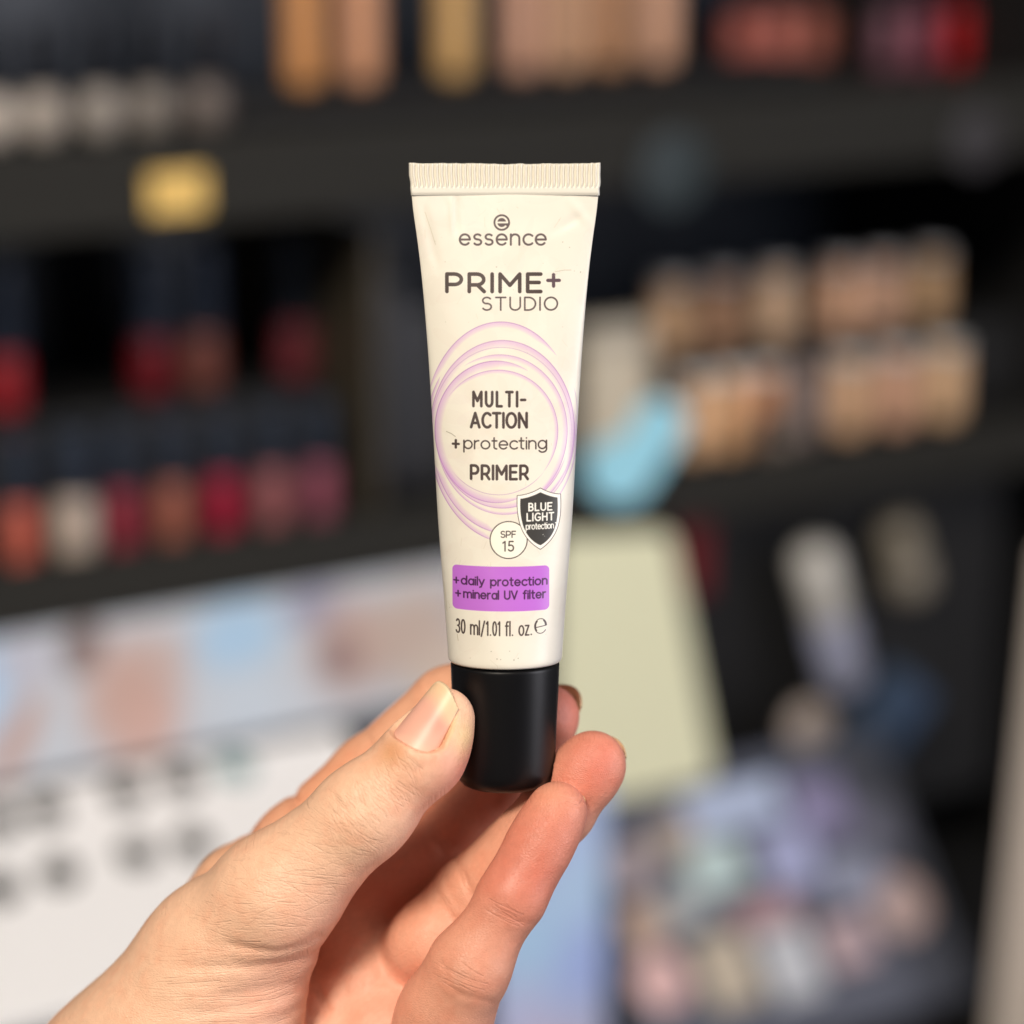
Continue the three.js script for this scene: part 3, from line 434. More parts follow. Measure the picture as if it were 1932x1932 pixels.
const chains = {
  thumb: { k: 5, j: 5, parts: [cone(J(160, 2290, -16), J(280, 2095, -14), 26, 25), cone(J(280, 2095, -14), J(418, 1812, -6), 25, 15), cone(J(418, 1812, -6), P.tMCP, 15, 11.4), cone(P.tMCP, P.tIP, 11.2, 8.2), cone(P.tIP, P.tD, 8.3, 6.7), cone(P.tD, P.tTip, 6.7, 4.7),
    blob(add(P.tD, [2.0, 1.6, -1.4]), [8.0, 5.2, 5.2], frame(sub(P.tTip, P.tIP)))] },
  thenar: { k: 5, j: 3.2, parts: [cone(J(519, 1798, 0), J(446, 1905, -4), 8.1, 12), cone(J(446, 1905, -4), J(250, 2160, -10), 12, 24)] },
  index: { k: 2.2, j: 4, parts: [cone(P.iMCP, P.iPIP, 9.6, 8.0), cone(P.iPIP, P.iDIP, 7.9, 6.7), cone(P.iDIP, P.iTip, 6.7, 5.6), sph(J(560, 1592, -29), 8.6)] },
  middle: { k: 2.2, j: 1.4, parts: [cone(P.mMCP, P.mPIP, 9.4, 7.9), cone(P.mPIP, P.mDIP, 7.9, 7.0), cone(P.mDIP, P.mTip, 7.0, 6.0), blob(J(1022, 1372, -13), [7.4, 6.2, 5.6], frame(sub(P.mTip, P.mDIP)))] },
  ring: { k: 2.2, j: 1.0, parts: [cone(P.rMCP, P.rPIP, 9.0, 7.6), cone(P.rPIP, P.rDIP, 7.6, 6.9), cone(P.rDIP, P.rTip, 6.9, 5.9), blob(J(1104, 1458, -0.4), [8, 6.6, 5.8], frame(sub(P.rTip, P.rDIP))), blob(J(806, 1776, -12), [9, 7.9, 7.9], frame(sub(P.rPIP, P.rMCP)))] },
  pinky: { k: 4, j: 1.0, parts: [cone(P.pMCP, P.pPIP, 9.2, 7.2), cone(P.pPIP, P.pDIP, 7.1, 5.7), cone(P.pDIP, P.pTip, 5.7, 4.9), blob(J(1022, 1588, 9), [10.5, 5.8, 5.6], frame(sub(P.pTip, P.pDIP))), blob(J(836, 1905, 4), [9, 8.0, 8.0], frame(sub(P.pPIP, P.pMCP)))] },
};
const palm = { k: 5, parts: [cone(J(455, 1692, -31), J(215, 2150, -26), 10.5, 20), cone(J(610, 1760, -30), J(260, 2210, -26), 10.5, 20), cone(J(700, 1880, -24), J(220, 2290, -24), 11, 19), cone(J(800, 2010, -12), J(300, 2330, -18), 12, 19), cone(J(170, 2290, -18), J(-60, 2640, -22), 26, 29), cone(J(290, 2330, -18), J(100, 2640, -20), 24, 27)] };
const pads = { k: 2.0, parts: [sph(J(592, 1700, -25), 8.4), sph(J(668, 1780, -23.5), 8.8), sph(J(700, 1868, -19), 10.4), sph(J(735, 1960, -14), 11.5), cone(J(640, 1900, -19), J(600, 2060, -15), 9, 14)] };
for (const c of [...Object.values(chains), palm, pads]) {   // bounding spheres
  const pts = []; for (const s of c.parts) { if (s.blob) pts.push([s.c, Math.max(...s.r)]); else pts.push([s.a, s.r1], [add(s.a, s.ba), s.r2]); }
  const m = [0, 1, 2].map((i) => (Math.min(...pts.map((p) => p[0][i])) + Math.max(...pts.map((p) => p[0][i]))) / 2);
  c.c = m; c.R = Math.max(...pts.map(([p, r]) => Math.hypot(...sub(p, m)) + r));
  for (const s of c.parts) { s.bc = s.blob ? s.c : add(s.a, s.ba, 0.5); s.bR = s.blob ? Math.max(...s.r) : Math.sqrt(s.l2) / 2 + Math.max(s.r1, s.r2); }
}
function chainD(c, x, y, z) {
  let d = 1e3;
  for (const s of c.parts) {
    const far = Math.hypot(x - s.bc[0], y - s.bc[1], z - s.bc[2]) - s.bR;
    if (far > d + c.k) continue;
    d = smin(d, s.blob ? blobD(s, x, y, z) : coneD(s, x, y, z), c.k);
  }
  return d;
}
// creases measured on the hand
chains.thumb.creases = [
  crease([[638, 1488], [655, 1500], [680, 1515]], 0.32, 0.8), crease([[681, 1482], [691, 1496], [702, 1512]], 0.3, 0.8), crease([[660, 1470], [668, 1490], [690, 1516]], 0.2, 0.6), crease([[620, 1500], [640, 1513], [668, 1526]], 0.16, 0.6), crease([[705, 1455], [713, 1475], [728, 1495]], 0.16, 0.6),
  crease([[735, 1412], [758, 1428], [786, 1436], [806, 1430], [826, 1416]], 0.15, 0.6),
  crease([[423, 1764], [452, 1764], [491, 1770], [530, 1776], [559, 1772], [585, 1764], [606, 1752]], 0.45, 0.9),
];
chains.thumb.creases[6].open = true;
const foldLines = [
  crease([[330, 1811], [423, 1806], [501, 1804], [559, 1795], [600, 1782]], 0.42, 1.2), crease([[400, 1862], [470, 1858], [568, 1845], [604, 1824]], 0.34, 1.2), crease([[349, 1893], [430, 1889], [486, 1882], [560, 1864], [597, 1848]], 0.36, 1.3), crease([[370, 1926], [450, 1920], [540, 1910], [590, 1886]], 0.36, 1.3), crease([[300, 1850], [380, 1838], [460, 1832]], 0.14, 0.8),
];
chains.thenar.creases = [...foldLines]; chains.thumb.creases.push(...foldLines);
chains.index.creases = [crease([[512, 1508], [530, 1534], [548, 1556], [572, 1590]], 0.7, 1.1), crease([[424, 1578], [434, 1600], [446, 1625]], 0.4, 0.9), crease([[396, 1620], [412, 1634]], 0.2, 0.7), crease([[672, 1402], [684, 1422], [700, 1450]], 0.25, 0.8), crease([[795, 1288], [806, 1310], [818, 1335]], 0.25, 0.8), crease([[806, 1280], [815, 1300]], 0.15, 0.6)];
chains.middle.creases = [crease([[790, 1560], [814, 1604], [840, 1640]], 0.35, 1.0), crease([[800, 1552], [830, 1600], [852, 1628]], 0.25, 0.8), crease([[930, 1420], [960, 1470], [990, 1500]], 0.3, 0.9)];
chains.ring.creases = [crease([[848, 1622], [872, 1659], [888, 1692], [905, 1720]], 0.34, 0.75), crease([[815, 1680], [824, 1700], [831, 1720], [849, 1740], [870, 1760]], 0.3, 0.7), crease([[838, 1672], [852, 1700], [868, 1728]], 0.12, 0.6), crease([[1010, 1470], [1050, 1492], [1080, 1502], [1120, 1520]], 0.4, 1.4)];
chains.pinky.creases = [crease([[915, 1660], [930, 1680], [947, 1695], [974, 1711], [1012, 1727]], 0.15, 0.6), crease([[922, 1690], [940, 1706], [958, 1716]], 0.16, 0.7), crease([[826, 1775], [840, 1793], [861, 1809], [888, 1820], [930, 1840]], 0.16, 0.6), crease([[838, 1820], [850, 1834], [876, 1849], [915, 1862], [950, 1880]], 0.16, 0.6), crease([[836, 1786], [846, 1810], [852, 1830]], 0.1, 0.5)];
pads.creases = [crease([[640, 1700], [622, 1750], [608, 1810]], 0.5, 1.6), crease([[590, 1880], [602, 1905], [616, 1935]], 0.9, 0.9), crease([[720, 1776], [690, 1800], [668, 1850], [664, 1900]], 0.14, 0.6), crease([[735, 1790], [700, 1815], [682, 1860]], 0.12, 0.5), crease([[672, 1800], [650, 1850], [645, 1900]], 0.14, 0.6), crease([[760, 1844], [720, 1850], [700, 1880]], 0.12, 0.6)];

// the thumb nail: angle phi round the end bone (0 faces +z, 90 degrees to the upper left), t along it
const nailAxis = unit([0.5, 0.866, -0.05]), NE1 = unit(add([0, 0, 1], nailAxis, -nailAxis[2])), NE2 = unit(cross(nailAxis, NE1).map((v) => -v));
if (NE2[0] > 0) { NE2[0] *= -1; NE2[1] *= -1; NE2[2] *= -1; }
const nailBase = J(794, 1424, 11);
const nailPoint = (phi, t, r) => { const q = add(nailBase, nailAxis, t); return add(add(q, NE1, r * Math.cos(phi)), NE2, r * Math.sin(phi)); };
const nailR = (t) => 6.75 - 0.17 * Math.max(0, t), DEG = Math.PI / 180;
const nailPhi = [-22 * DEG, 92 * DEG];
const nailEnd = (phi) => { const d = phi / DEG; return d < 50 ? 10.6 + 3.2 * Math.sin(sstep(-40, 58, d) * Math.PI / 2)   : 13.8 - 0.0014 * (d - 52) ** 2; };
const nailStart = (phi) => { const m = (phi - 36 * DEG) / (54 * DEG); return 0.5 + 2.2 * m * m * m * m; };
const rim = []; for (let i = 0; i <= 12; i++) { const t = 9.6 - 8.6 * i / 12; rim.push(nailPoint(nailPhi[0] - 5 * DEG, t, nailR(t) - 0.35 - 0.09 * Math.max(0, t - 5) ** 1.5)); }
for (let i = 0; i <= 14; i++) { const p = nailPhi[0] + (nailPhi[1] - 18 * DEG - nailPhi[0]) * i / 14; rim.push(nailPoint(p, nailStart(p) - 0.75, nailR(0) - 0.25)); }
chains.thumb.rim = rim; const rimC = rim[18], rimR = 16;
function rimD(x, y, z) {
  let best = 1e9; if (Math.hypot(x - rimC[0], y - rimC[1], z - rimC[2]) > rimR) return 1e3;
  for (let i = 0; i < rim.length - 1; i++) { const a = rim[i], b = sub(rim[i + 1], a), t = clamp(((x - a[0]) * b[0] + (y - a[1]) * b[1] + (z - a[2]) * b[2]) / dot(b, b), 0, 1); best = Math.min(best, (x - a[0] - b[0] * t) ** 2 + (y - a[1] - b[1] * t) ** 2 + (z - a[2] - b[2] * t) ** 2); }
  return Math.sqrt(best) - 0.6;
}
const cosT = Math.cos(TILT), sinT = Math.sin(TILT);
function capD(x, y, z) {   // the cap in the hand's frame
  const u = x - PIVOT.x, v = y - PIVOT.y, w = z - PIVOT.z, h = v * cosT + w * sinT, q = -v * sinT + w * cosT, rad = Math.hypot(u, q), R = 9.95 + (h - 1) * 0.043;
  const a = rad - R + 2.2, b = Math.abs(h - 0.2) - 11.6 + 2.2;
  return Math.min(Math.max(a, b), 0) + Math.hypot(Math.max(a, 0), Math.max(b, 0)) - 2.2;
}
const ORDER = [['thumb', chains.thumb], ['thenar', chains.thenar], ['index', chains.index], ['middle', chains.middle], ['ring', chains.ring], ['pinky', chains.pinky]];
let lastChain = '';
function handD(x, y, z, fine = true) {
  let pm = chainD(palm, x, y, z), best = 1e3; lastChain = 'palm';
  if (Math.hypot(x - pads.c[0], y - pads.c[1], z - pads.c[2]) - pads.R < 8) { let q = chainD(pads, x, y, z); if (fine && Math.abs(q) < 3) q += creaseD(pads.creases, x, y); pm = smin(pm, q, 3.5); if (q < best) lastChain = 'pads'; }
  best = pm;
  let th = 1e3;
  for (const [name, c] of ORDER) {
    if (Math.hypot(x - c.c[0], y - c.c[1], z - c.c[2]) - c.R > Math.min(best + 8, 12)) continue;
    let d = chainD(c, x, y, z);
    if (name === 'thumb') {
      if (d < 3) d = smin(d, rimD(x, y, z), 1.8);
      if (Math.abs(d) < 4) {
        const ox = x - nailBase[0], oy = y - nailBase[1], oz = z - nailBase[2], t = ox * nailAxis[0] + oy * nailAxis[1] + oz * nailAxis[2];
        if (t > -1 && t < 14) { const c = ox * NE1[0] + oy * NE1[1] + oz * NE1[2], s = ox * NE2[0] + oy * NE2[1] + oz * NE2[2], phi = Math.atan2(s, c), r = Math.hypot(c, s); if (phi > nailPhi[0] - 0.2 && phi < nailPhi[1] + 0.3) { const side = Math.min((phi - nailPhi[0]) * r, (nailPhi[1] + 0.2 - phi) * r, t - nailStart(phi)); d = Math.max(d, Math.min(r - nailR(t) + 0.3, side + 0.12)); } }
      }
    }
    if (fine && Math.abs(d) < 3) d += creaseD(c.creases, x, y) * (name === 'index' ? 1 : sstep(c === chains.thumb ? -14 : -30, c === chains.thumb ? -6 : -22, z));
    if (name === 'thenar') { d = smin(d, th, 1.3); }
    if (name === 'thumb') { th = d; }
    const j = smin(d, pm, c.j); if (d < best) lastChain = name; best = Math.min(best, j);
  }
  if (fine && Math.abs(best) < 3) best += 0.14 * noise(x * 0.16, y * 0.16, z * 0.16) + 0.05 * noise(x * 0.5, y * 0.5, z * 0.5);
  return Math.max(best, 0.06 - capD(x, y, z));
}
function skinMesh(h) {
  const lo = [-150, -160, -62], hi = [27, -20, 26], n = lo.map((a, i) => Math.ceil((hi[i] - a) / h / 8) * 8), [nx, ny, nz] = n.map((v) => v + 1), sxy = nx * ny;
  const F = new Float32Array(nx * ny * nz).fill(9), B = 8, diag = B * h * Math.sqrt(3) / 2 + 1.2, active = [];
  for (let k = 0; k < nz - 1; k += B) for (let j = 0; j < ny - 1; j += B) for (let i = 0; i < nx - 1; i += B) {
    const d = handD(lo[0] + (i + B / 2) * h, lo[1] + (j + B / 2) * h, lo[2] + (k + B / 2) * h, false);
    if (d > diag) continue;
    if (d < -diag) { for (let c = k; c <= k + B; c++) for (let b = j; b <= j + B; b++) for (let a = i; a <= i + B; a++) { const q = a + b * nx + c * sxy; if (F[q] === 9) F[q] = -9; } continue; }
    active.push([i, j, k]);
  }
  for (const [i, j, k] of active) for (let c = k; c <= k + B; c++) for (let b = j; b <= j + B; b++) for (let a = i; a <= i + B; a++) { const q = a + b * nx + c * sxy; if (F[q] === 9 || F[q] === -9) F[q] = a === 0 || b === 0 || c === 0 || a === nx - 1 || b === ny - 1 || c === nz - 1 ? 9.5 : handD(lo[0] + a * h, lo[1] + b * h, lo[2] + c * h); }
  const vert = new Map(), pos = [], quad = [];
  const off8 = [0, 1, nx, nx + 1, sxy, sxy + 1, sxy + nx, sxy + nx + 1];
  const vertexAt = (a, b, c) => {
    const q = a + b * nx + c * sxy; let v = vert.get(q); if (v !== undefined) return v;
    let sx = 0, sy = 0, sz = 0, m = 0;
    const f = off8.map((o) => clamp(F[q + o], -2 * h, 2 * h));
    for (let e = 0; e < 8; e++) for (const bit of [1, 2, 4]) if (!(e & bit)) { const g = e | bit; if ((f[e] < 0) !== (f[g] < 0)) { const t = f[e] / (f[e] - f[g]); sx += (e & 1) + (bit === 1 ? t : 0); sy += ((e >> 1) & 1) + (bit === 2 ? t : 0); sz += ((e >> 2) & 1) + (bit === 4 ? t : 0); m++; } }
    v = pos.length / 3; pos.push(lo[0] + (a + sx / m) * h, lo[1] + (b + sy / m) * h, lo[2] + (c + sz / m) * h); vert.set(q, v); return v;
  };
  for (let c = 1; c < nz - 1; c++) for (let b = 1; b < ny - 1; b++) for (let a = 1; a < nx - 1; a++) {
    const q = a + b * nx + c * sxy, s = F[q] < 0;
    if (s !== F[q + 1] < 0) { const v = [vertexAt(a, b - 1, c - 1), vertexAt(a, b, c - 1), vertexAt(a, b, c), vertexAt(a, b - 1, c)]; quad.push(s ? v : v.reverse()); }
    if (s !== F[q + nx] < 0) { const v = [vertexAt(a - 1, b, c - 1), vertexAt(a - 1, b, c), vertexAt(a, b, c), vertexAt(a, b, c - 1)]; quad.push(s ? v : v.reverse()); }
    if (s !== F[q + sxy] < 0) { const v = [vertexAt(a - 1, b - 1, c), vertexAt(a, b - 1, c), vertexAt(a, b, c), vertexAt(a - 1, b, c)]; quad.push(s ? v : v.reverse()); }
  }
  // normals from the faces, then one copy of a vertex for each direction it is textured from
  const nv = pos.length / 3, nor = new Float32Array(nv * 3), tri = [];
  for (const [a, b, c, d] of quad) tri.push([a, b, c], [a, c, d]);
  const fn = tri.map(([a, b, c]) => {
    const ux = pos[b * 3] - pos[a * 3], uy = pos[b * 3 + 1] - pos[a * 3 + 1], uz = pos[b * 3 + 2] - pos[a * 3 + 2], vx = pos[c * 3] - pos[a * 3], vy = pos[c * 3 + 1] - pos[a * 3 + 1], vz = pos[c * 3 + 2] - pos[a * 3 + 2];
    const r = [uy * vz - uz * vy, uz * vx - ux * vz, ux * vy - uy * vx]; for (const q of [a, b, c]) { nor[q * 3] += r[0]; nor[q * 3 + 1] += r[1]; nor[q * 3 + 2] += r[2]; } return r;
  });
  const key = new Map(), P2 = [], N2 = [], U2 = [], C2 = [], I2 = [];
  const col = skinColours(pos, nor, nv);
  const put = (v, ax) => {
    const q = v * 3 + ax; let o = key.get(q); if (o !== undefined) return o;
    o = P2.length / 3; const x = pos[v * 3], y = pos[v * 3 + 1], z = pos[v * 3 + 2], l = Math.hypot(nor[v * 3], nor[v * 3 + 1], nor[v * 3 + 2]) || 1;
    P2.push(x * MM, y * MM, z * MM); N2.push(nor[v * 3] / l, nor[v * 3 + 1] / l, nor[v * 3 + 2] / l); C2.push(col[v * 3], col[v * 3 + 1], col[v * 3 + 2]);
    const T = 130, vy = (y + 150) / T; if (ax === 0) U2.push((z + 104) / T, vy); else if (ax === 1) U2.push((x + 104) / T, (z + 150) / T); else U2.push((x + 104) / T, vy);
    key.set(q, o); return o;
  };
  tri.forEach((t, i) => { const r = fn[i].map(Math.abs), ax = r[2] >= r[0] * 0.8 && r[2] >= r[1] * 0.8 ? 2 : r[0] > r[1] ? 0 : 1; I2.push(put(t[0], ax), put(t[1], ax), put(t[2], ax)); });
  const g = new THREE.BufferGeometry();
  g.setAttribute('position', new THREE.Float32BufferAttribute(P2, 3)); g.setAttribute('normal', new THREE.Float32BufferAttribute(N2, 3)); g.setAttribute('uv', new THREE.Float32BufferAttribute(U2, 2)); g.setAttribute('color', new THREE.Float32BufferAttribute(C2, 3)); g.setIndex(I2);
  return g;
}
// skin tones: tan over the back of the thumb, pink pads, redder finger ends, callus beside the nail
const TONES = { thumb: s255(241, 195, 164), thenar: s255(241, 193, 166), index: s255(232, 172, 140), middle: s255(220, 150, 124), ring: s255(228, 166, 138), pinky: s255(222, 158, 132), palm: s255(236, 184, 150), pads: s255(238, 184, 158) };
const FLUSH = [
  [J(872, 1440, 12), 9, s255(222, 136, 120), 0.85], [J(868, 1388, 14), 4.5, s255(238, 206, 150), 0.8], [J(800, 1500, 10), 9, s255(228, 164, 142), 0.6], [J(738, 1420, 17), 3.6, s255(214, 148, 94), 0.6], [J(620, 1700, 4), 12, s255(230, 170, 148), 0.6], [J(560, 1840, 4), 14, s255(230, 164, 142), 0.6], [J(740, 1590, 6), 9, s255(226, 164, 146), 0.5],
  [J(1080, 1330, -9), 9, s255(224, 136, 118), 0.9], [J(1120, 1440, 4), 11, s255(214, 124, 106), 0.9], [J(1060, 1520, 6), 7, s255(218, 132, 112), 0.45], [J(1035, 1560, 12), 9, s255(214, 128, 108), 0.75], [J(985, 1655, 14), 12, s255(208, 116, 98), 0.75], [J(1040, 1500, 10), 5, s255(232, 164, 134), 0.6],
  [J(700, 1900, -6), 12, s255(238, 172, 148), 0.5], [J(760, 1880, -4), 7, s255(234, 158, 136), 0.4], [J(600, 1480, -26), 12, s255(232, 160, 124), 0.6],
];
function skinColours(pos, nor, nv) {
  const out = new Float32Array(nv * 3), c = new THREE.Color(), d = new THREE.Color();
  for (let i = 0; i < nv; i++) {
    const x = pos[i * 3], y = pos[i * 3 + 1], z = pos[i * 3 + 2];
    let wsum = 0, r = 0, g = 0, b = 0; const near = [];
    for (const [name, ch] of [...ORDER, ['palm', palm], ['pads', pads]]) { if (Math.hypot(x - ch.c[0], y - ch.c[1], z - ch.c[2]) - ch.R > 4) continue; const w = Math.exp(-Math.max(0, chainD(ch, x, y, z)) / 1.2); near.push([w, TONES[name]]); wsum += w; }
    for (const [w, t] of near) { r += t.r * w / wsum; g += t.g * w / wsum; b += t.b * w / wsum; }
    if (!wsum) { r = TONES.palm.r; g = TONES.palm.g; b = TONES.palm.b; }
    c.setRGB(r, g, b);
    for (const [p, R, t, s] of FLUSH) { const q = ((x - p[0]) ** 2 + (y - p[1]) ** 2 + (z - p[2]) ** 2) / (R * R); if (q < 4) c.lerp(t, s * Math.exp(-q * 1.3)); }
    const blot = noise(x * 0.33, y * 0.33, z * 0.33 + 40) * 0.6 + noise(x * 0.9, y * 0.9, z * 0.9 + 9) * 0.4; d.setRGB(c.r * 1.0, c.g * 0.86, c.b * 0.82); c.lerp(d, clamp(blot * 0.75 + 0.14, 0, 0.7));
    const m = 1 + 0.05 * noise(x * 1.7, y * 1.7, z * 1.7); out[i * 3] = c.r * m; out[i * 3 + 1] = c.g * m; out[i * 3 + 2] = c.b * m;
  }
  return out;
}
function skinBump() {   // relief of the skin, 130 mm across: fine polygons, crossed by hairline wrinkles
  const N = 2048, U = N / 130, c = document.createElement('canvas'); c.width = c.height = N; const g = c.getContext('2d');
  const G = 236, pts = []; for (let j = 0; j < G; j++) for (let i = 0; i < G; i++) pts.push([i + rnd(), j + rnd()]);
  const im = g.createImageData(N, N), d = im.data;
  for (let y = 0; y < N; y++) for (let x = 0; x < N; x++) {
    const u = x / N * G, v = y / N * G, gi = Math.floor(u), gj = Math.floor(v); let a = 9, b = 9;
    for (let dj = -1; dj <= 1; dj++) for (let di = -1; di <= 1; di++) { const i = gi + di, j = gj + dj; if (i < 0 || j < 0 || i >= G || j >= G) continue; const p = pts[j * G + i], e = (u - p[0]) * 0.8, f = (v - p[1]) * 1.25, q = e * e + f * f; if (q < a) { b = a; a = q; } else if (q < b) b = q; }
    const pore = hash(gi, gj, 77) < 0.16 && a < 0.035 ? -55 : 0, h = 150 + (40 + 30 * noise(u * 0.07, v * 0.07, 4)) * sstep(0, 0.4, Math.sqrt(b) - Math.sqrt(a)) + 18 * hash(x >> 1, y >> 1, 5) + 22 * noise(u * 0.35, v * 0.35, 8) + pore, q = (y * N + x) * 4; d[q] = d[q + 1] = d[q + 2] = h; d[q + 3] = 255;
  }
  g.putImageData(im, 0, 0);
  // canvas row 0 is v = 1; x from -104, y from -150 mm
  g.setTransform(U * K, 0, 0, U * K, (104 - 966 * K) * U, N - (150 + 966 * K) * U); g.lineCap = 'round';
  const line = (x, y, len, a, bend, w, k) => { g.strokeStyle = `rgba(40,40,40,${k.toFixed(2)})`; g.lineWidth = w; g.beginPath(); g.moveTo(x - Math.cos(a - bend) * len / 2, y - Math.sin(a - bend) * len / 2); g.quadraticCurveTo(x, y, x + Math.cos(a + bend) * len / 2, y + Math.sin(a + bend) * len / 2); g.stroke(); };
  for (let i = 0; i < 620; i++) {   // oblique lines over the back of the thumb
    const t = rnd(), f = rnd() * 2 - 1, x = 690 - 290 * t + f * 70 * (0.6 + t * 0.6), y = 1520 + 235 * t + f * 60 * (0.6 + t * 0.6), a = 0.62 - 0.5 * sstep(0, 0.35, t) - 0.05 * t + (rnd() - 0.5) * (rnd() < 0.3 ? 1.6 : 0.55);
    line(x, y, 8 + rnd() * rnd() * 70, a, (rnd() - 0.5) * 0.25, 0.7 + rnd() * 1.5, 0.15 + rnd() * rnd() * 0.7);
  }
  for (let i = 0; i < 260; i++) { const x = 635 + rnd() * 160, y = 1436 + (790 - x) * 0.66 + (rnd() - 0.5) * 90; line(x, y, 8 + rnd() * 24, 0.95 + (rnd() - 0.5) * 0.9, (rnd() - 0.5) * 0.3, 0.8 + rnd() * 1.4, 0.25 + rnd() * 0.5); }
  for (let i = 0; i < 360; i++) { const x = 280 + rnd() * 320, y = 1775 + rnd() * 190; line(x, y, 16 + rnd() * rnd() * 130, -0.05 - 0.25 * sstep(450, 590, x) + (rnd() - 0.5) * 0.3, (rnd() - 0.5) * 0.2, 0.8 + rnd() * 1.6, 0.1 + rnd() * rnd() * 0.5); }
  for (let i = 0; i < 240; i++) { const x = 130 + rnd() * 320, y = 1932 - (x - 130) * 0.7 + rnd() * 240; line(x, y, 8 + rnd() * 40, 0.1 + (rnd() - 0.5) * 1.2, (rnd() - 0.5) * 0.3, 0.7 + rnd() * 0.9, 0.12 + rnd() * 0.2); }
  for (let i = 0; i < 120; i++) { const x = 615 + rnd() * 170, y = 1770 + rnd() * 170; line(x, y, 10 + rnd() * 50, -0.95 + (rnd() - 0.5) * 0.9, (rnd() - 0.5) * 0.4, 0.7 + rnd() * 1.1, 0.15 + rnd() * 0.3); }
  // lines across the fingers at their joints, ridges of the fingertips
  for (const [x0, y0, a, n, spread, len] of [[872, 1660, 1.12, 10, 10, 60], [840, 1715, 0.95, 12, 14, 50], [960, 1700, 0.5, 16, 14, 70], [870, 1820, 0.5, 18, 26, 80], [690, 1425, 1.0, 8, 8, 50], [806, 1310, 1.0, 8, 8, 40], [825, 1600, 1.0, 9, 12, 60], [1075, 1500, 0.4, 10, 8, 50]]) for (let i = 0; i < n; i++) line(x0 + (rnd() - 0.5) * spread * 2, y0 + (rnd() - 0.5) * spread * 2, len * (0.3 + rnd() * 0.7), a + (rnd() - 0.5) * 0.35, (rnd() - 0.5) * 0.25, 0.8 + rnd() * 1.4, 0.25 + rnd() * 0.4);
  for (const [x0, y0, dir] of [[1118, 1440, -0.95], [1045, 1545, -1.1], [1075, 1335, -1.0]]) for (let i = -12; i <= 12; i++) { const q = i * 3.6; g.strokeStyle = 'rgba(60,60,60,0.30)'; g.lineWidth = 1.1; g.beginPath(); g.ellipse(x0 - Math.cos(dir) * 46, y0 - Math.sin(dir) * 46, 46 + q, 40 + q, dir, -0.75, 0.75); g.stroke(); }
  const t = new THREE.CanvasTexture(c); t.magFilter = t.minFilter = THREE.LinearFilter; return t;
}
const skin = phys(0xffffff, 0.43, { vertexColors: true, bumpMap: skinBump(), bumpScale: 0.00022, specularIntensity: 0.75 });
const hand = mesh('hand', skinMesh(0.5), skin);
tag(hand, 'left hand pinching the black cap of the tube between thumb and fingertips', 'hand');
hand.position.copy(HOLD); hand.quaternion.copy(HOLDQ);
function plate(fn, nu, nv, thick, colour) {   // a thin curved plate: fn(u, v) -> [point, outward normal]
  const pos = [], c = [], idx = [], per = (nu + 1) * (nv + 1);
  for (const s of [0, -thick]) for (let i = 0; i <= nu; i++) for (let j = 0; j <= nv; j++) { const [p, n] = fn(i / nu, j / nv), q = add(p, n, s); pos.push(q[0] * MM, q[1] * MM, q[2] * MM); const k = colour(i / nu, j / nv); c.push(k.r, k.g, k.b); }
  const at = (i, j) => i * (nv + 1) + j;
  for (let i = 0; i < nu; i++) for (let j = 0; j < nv; j++) { const a = at(i, j), b = at(i + 1, j), d = at(i, j + 1), e = at(i + 1, j + 1); idx.push(a, b, e, a, e, d, per + a, per + e, per + b, per + a, per + d, per + e); }
  for (let i = 0; i < nu; i++) for (const j of [0, nv]) { const a = at(i, j), b = at(i + 1, j); idx.push(a, per + a, b, b, per + a, per + b); }
  for (let j = 0; j < nv; j++) for (const i of [0, nu]) { const a = at(i, j), b = at(i, j + 1); idx.push(a, b, per + a, b, per + b, per + a); }
  const g = new THREE.BufferGeometry(); g.setAttribute('position', new THREE.Float32BufferAttribute(pos, 3)); g.setAttribute('color', new THREE.Float32BufferAttribute(c, 3)); g.setIndex(idx); g.computeVertexNormals(); return g;
}
const nailMat = phys(0xffffff, 0.4, { vertexColors: true, specularIntensity: 0.75 });
const BED = s255(236, 178, 158), BED2 = s255(234, 154, 136), FREE = s255(238, 206, 164), MOON = s255(230, 186, 164), EDGE = s255(240, 222, 186);
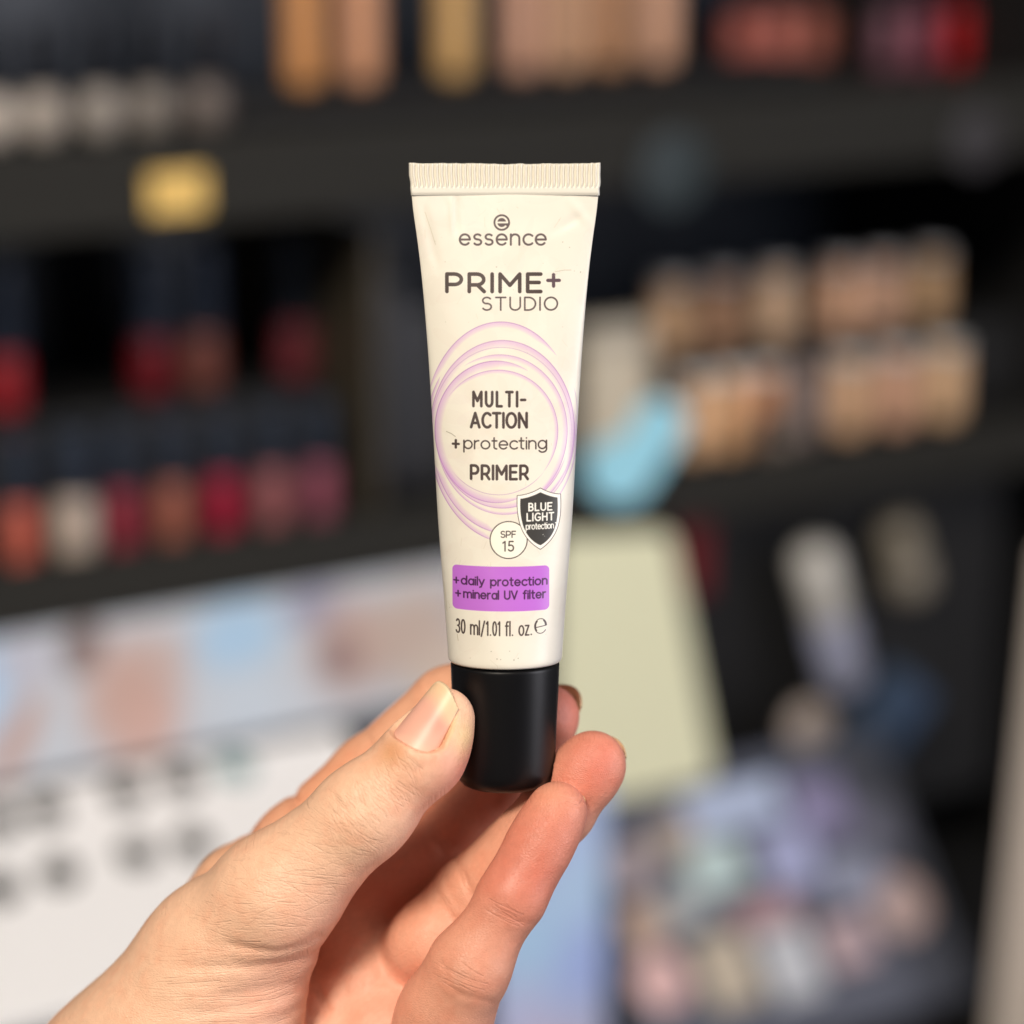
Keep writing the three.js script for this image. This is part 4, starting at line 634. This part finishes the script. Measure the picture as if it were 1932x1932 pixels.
const thumbNail = mesh('nail', plate((u, v) => {
  const phi = nailPhi[0] + (nailPhi[1] - nailPhi[0]) * u, t0 = nailStart(phi), t = t0 + (nailEnd(phi) - t0) * v, q = nailPoint(phi, t, nailR(t) + 0.10 - 0.5 * (2 * u - 1) ** 4 * 0.3), n = unit(add(add([0, 0, 0], NE1, Math.cos(phi)), NE2, Math.sin(phi))); return [q, n];
}, 40, 40, 0.5, (u, v) => {
  const c = new THREE.Color().copy(BED).lerp(BED2, Math.exp(-(((u - 0.25) / 0.2) ** 2 + ((v - 0.5) / 0.18) ** 2)) * 0.8), fr = 0.84 - 0.22 * (u - 0.5) ** 2 * 2 - 0.12 * (1 - u) + 0.02 * noise(u * 9, v * 3, 2);
  c.lerp(MOON, sstep(0.2, 0.1, v + (u - 0.4) ** 2) * 0.6); c.lerp(FREE, sstep(fr - 0.2, fr + 0.1, v) * (0.8 + 0.2 * noise(u * 7, v * 5, 8))); c.lerp(EDGE, sstep(0.95, 0.99, v) * 0.6); return c;
}), nailMat, hand);
thumbNail.userData.label = 'pink thumb nail with yellowish free edge';
function fingerNail(tip, dir, dorsal, R, from, to, half) {
  const d = unit(dir), n = unit(add(dorsal, d, -dot(dorsal, d))), s = cross(d, n);
  return mesh('nail', plate((u, v) => { const a = (u * 2 - 1) * half, t = from + (to - from) * v - (v > 0.6 ? 1.6 * (2 * u - 1) ** 2 * (v - 0.6) / 0.4 : 0), nn = add(n.map((q) => q * Math.cos(a)), s, Math.sin(a)); return [add(add(tip, d, t), nn, R - 0.04 * Math.max(0, t) ** 1.5), nn]; }, 18, 12, 0.45, (u, v) => new THREE.Color().copy(BED).lerp(s255(214, 178, 140), sstep(0.6, 0.75, v))), nailMat, hand);
}
fingerNail(P.mTip, sub(P.mTip, P.mDIP), [0.55, -0.1, -0.85], 5.6, -6, 5.95, 0.75);
fingerNail(P.rTip, sub(P.rTip, P.rDIP), [0.5, 0.2, -0.85], 5.5, -6, 6.1, 0.8);
fingerNail(P.pTip, sub(P.pTip, P.pDIP), [0.75, 0.3, -0.55], 4.5, -5, 4.9, 0.7);
fingerNail(P.iTip, sub(P.iTip, P.iDIP), [0.1, 0.4, -0.9], 5.5, -6, 6.0, 0.8);


renderer.render(scene, camera);
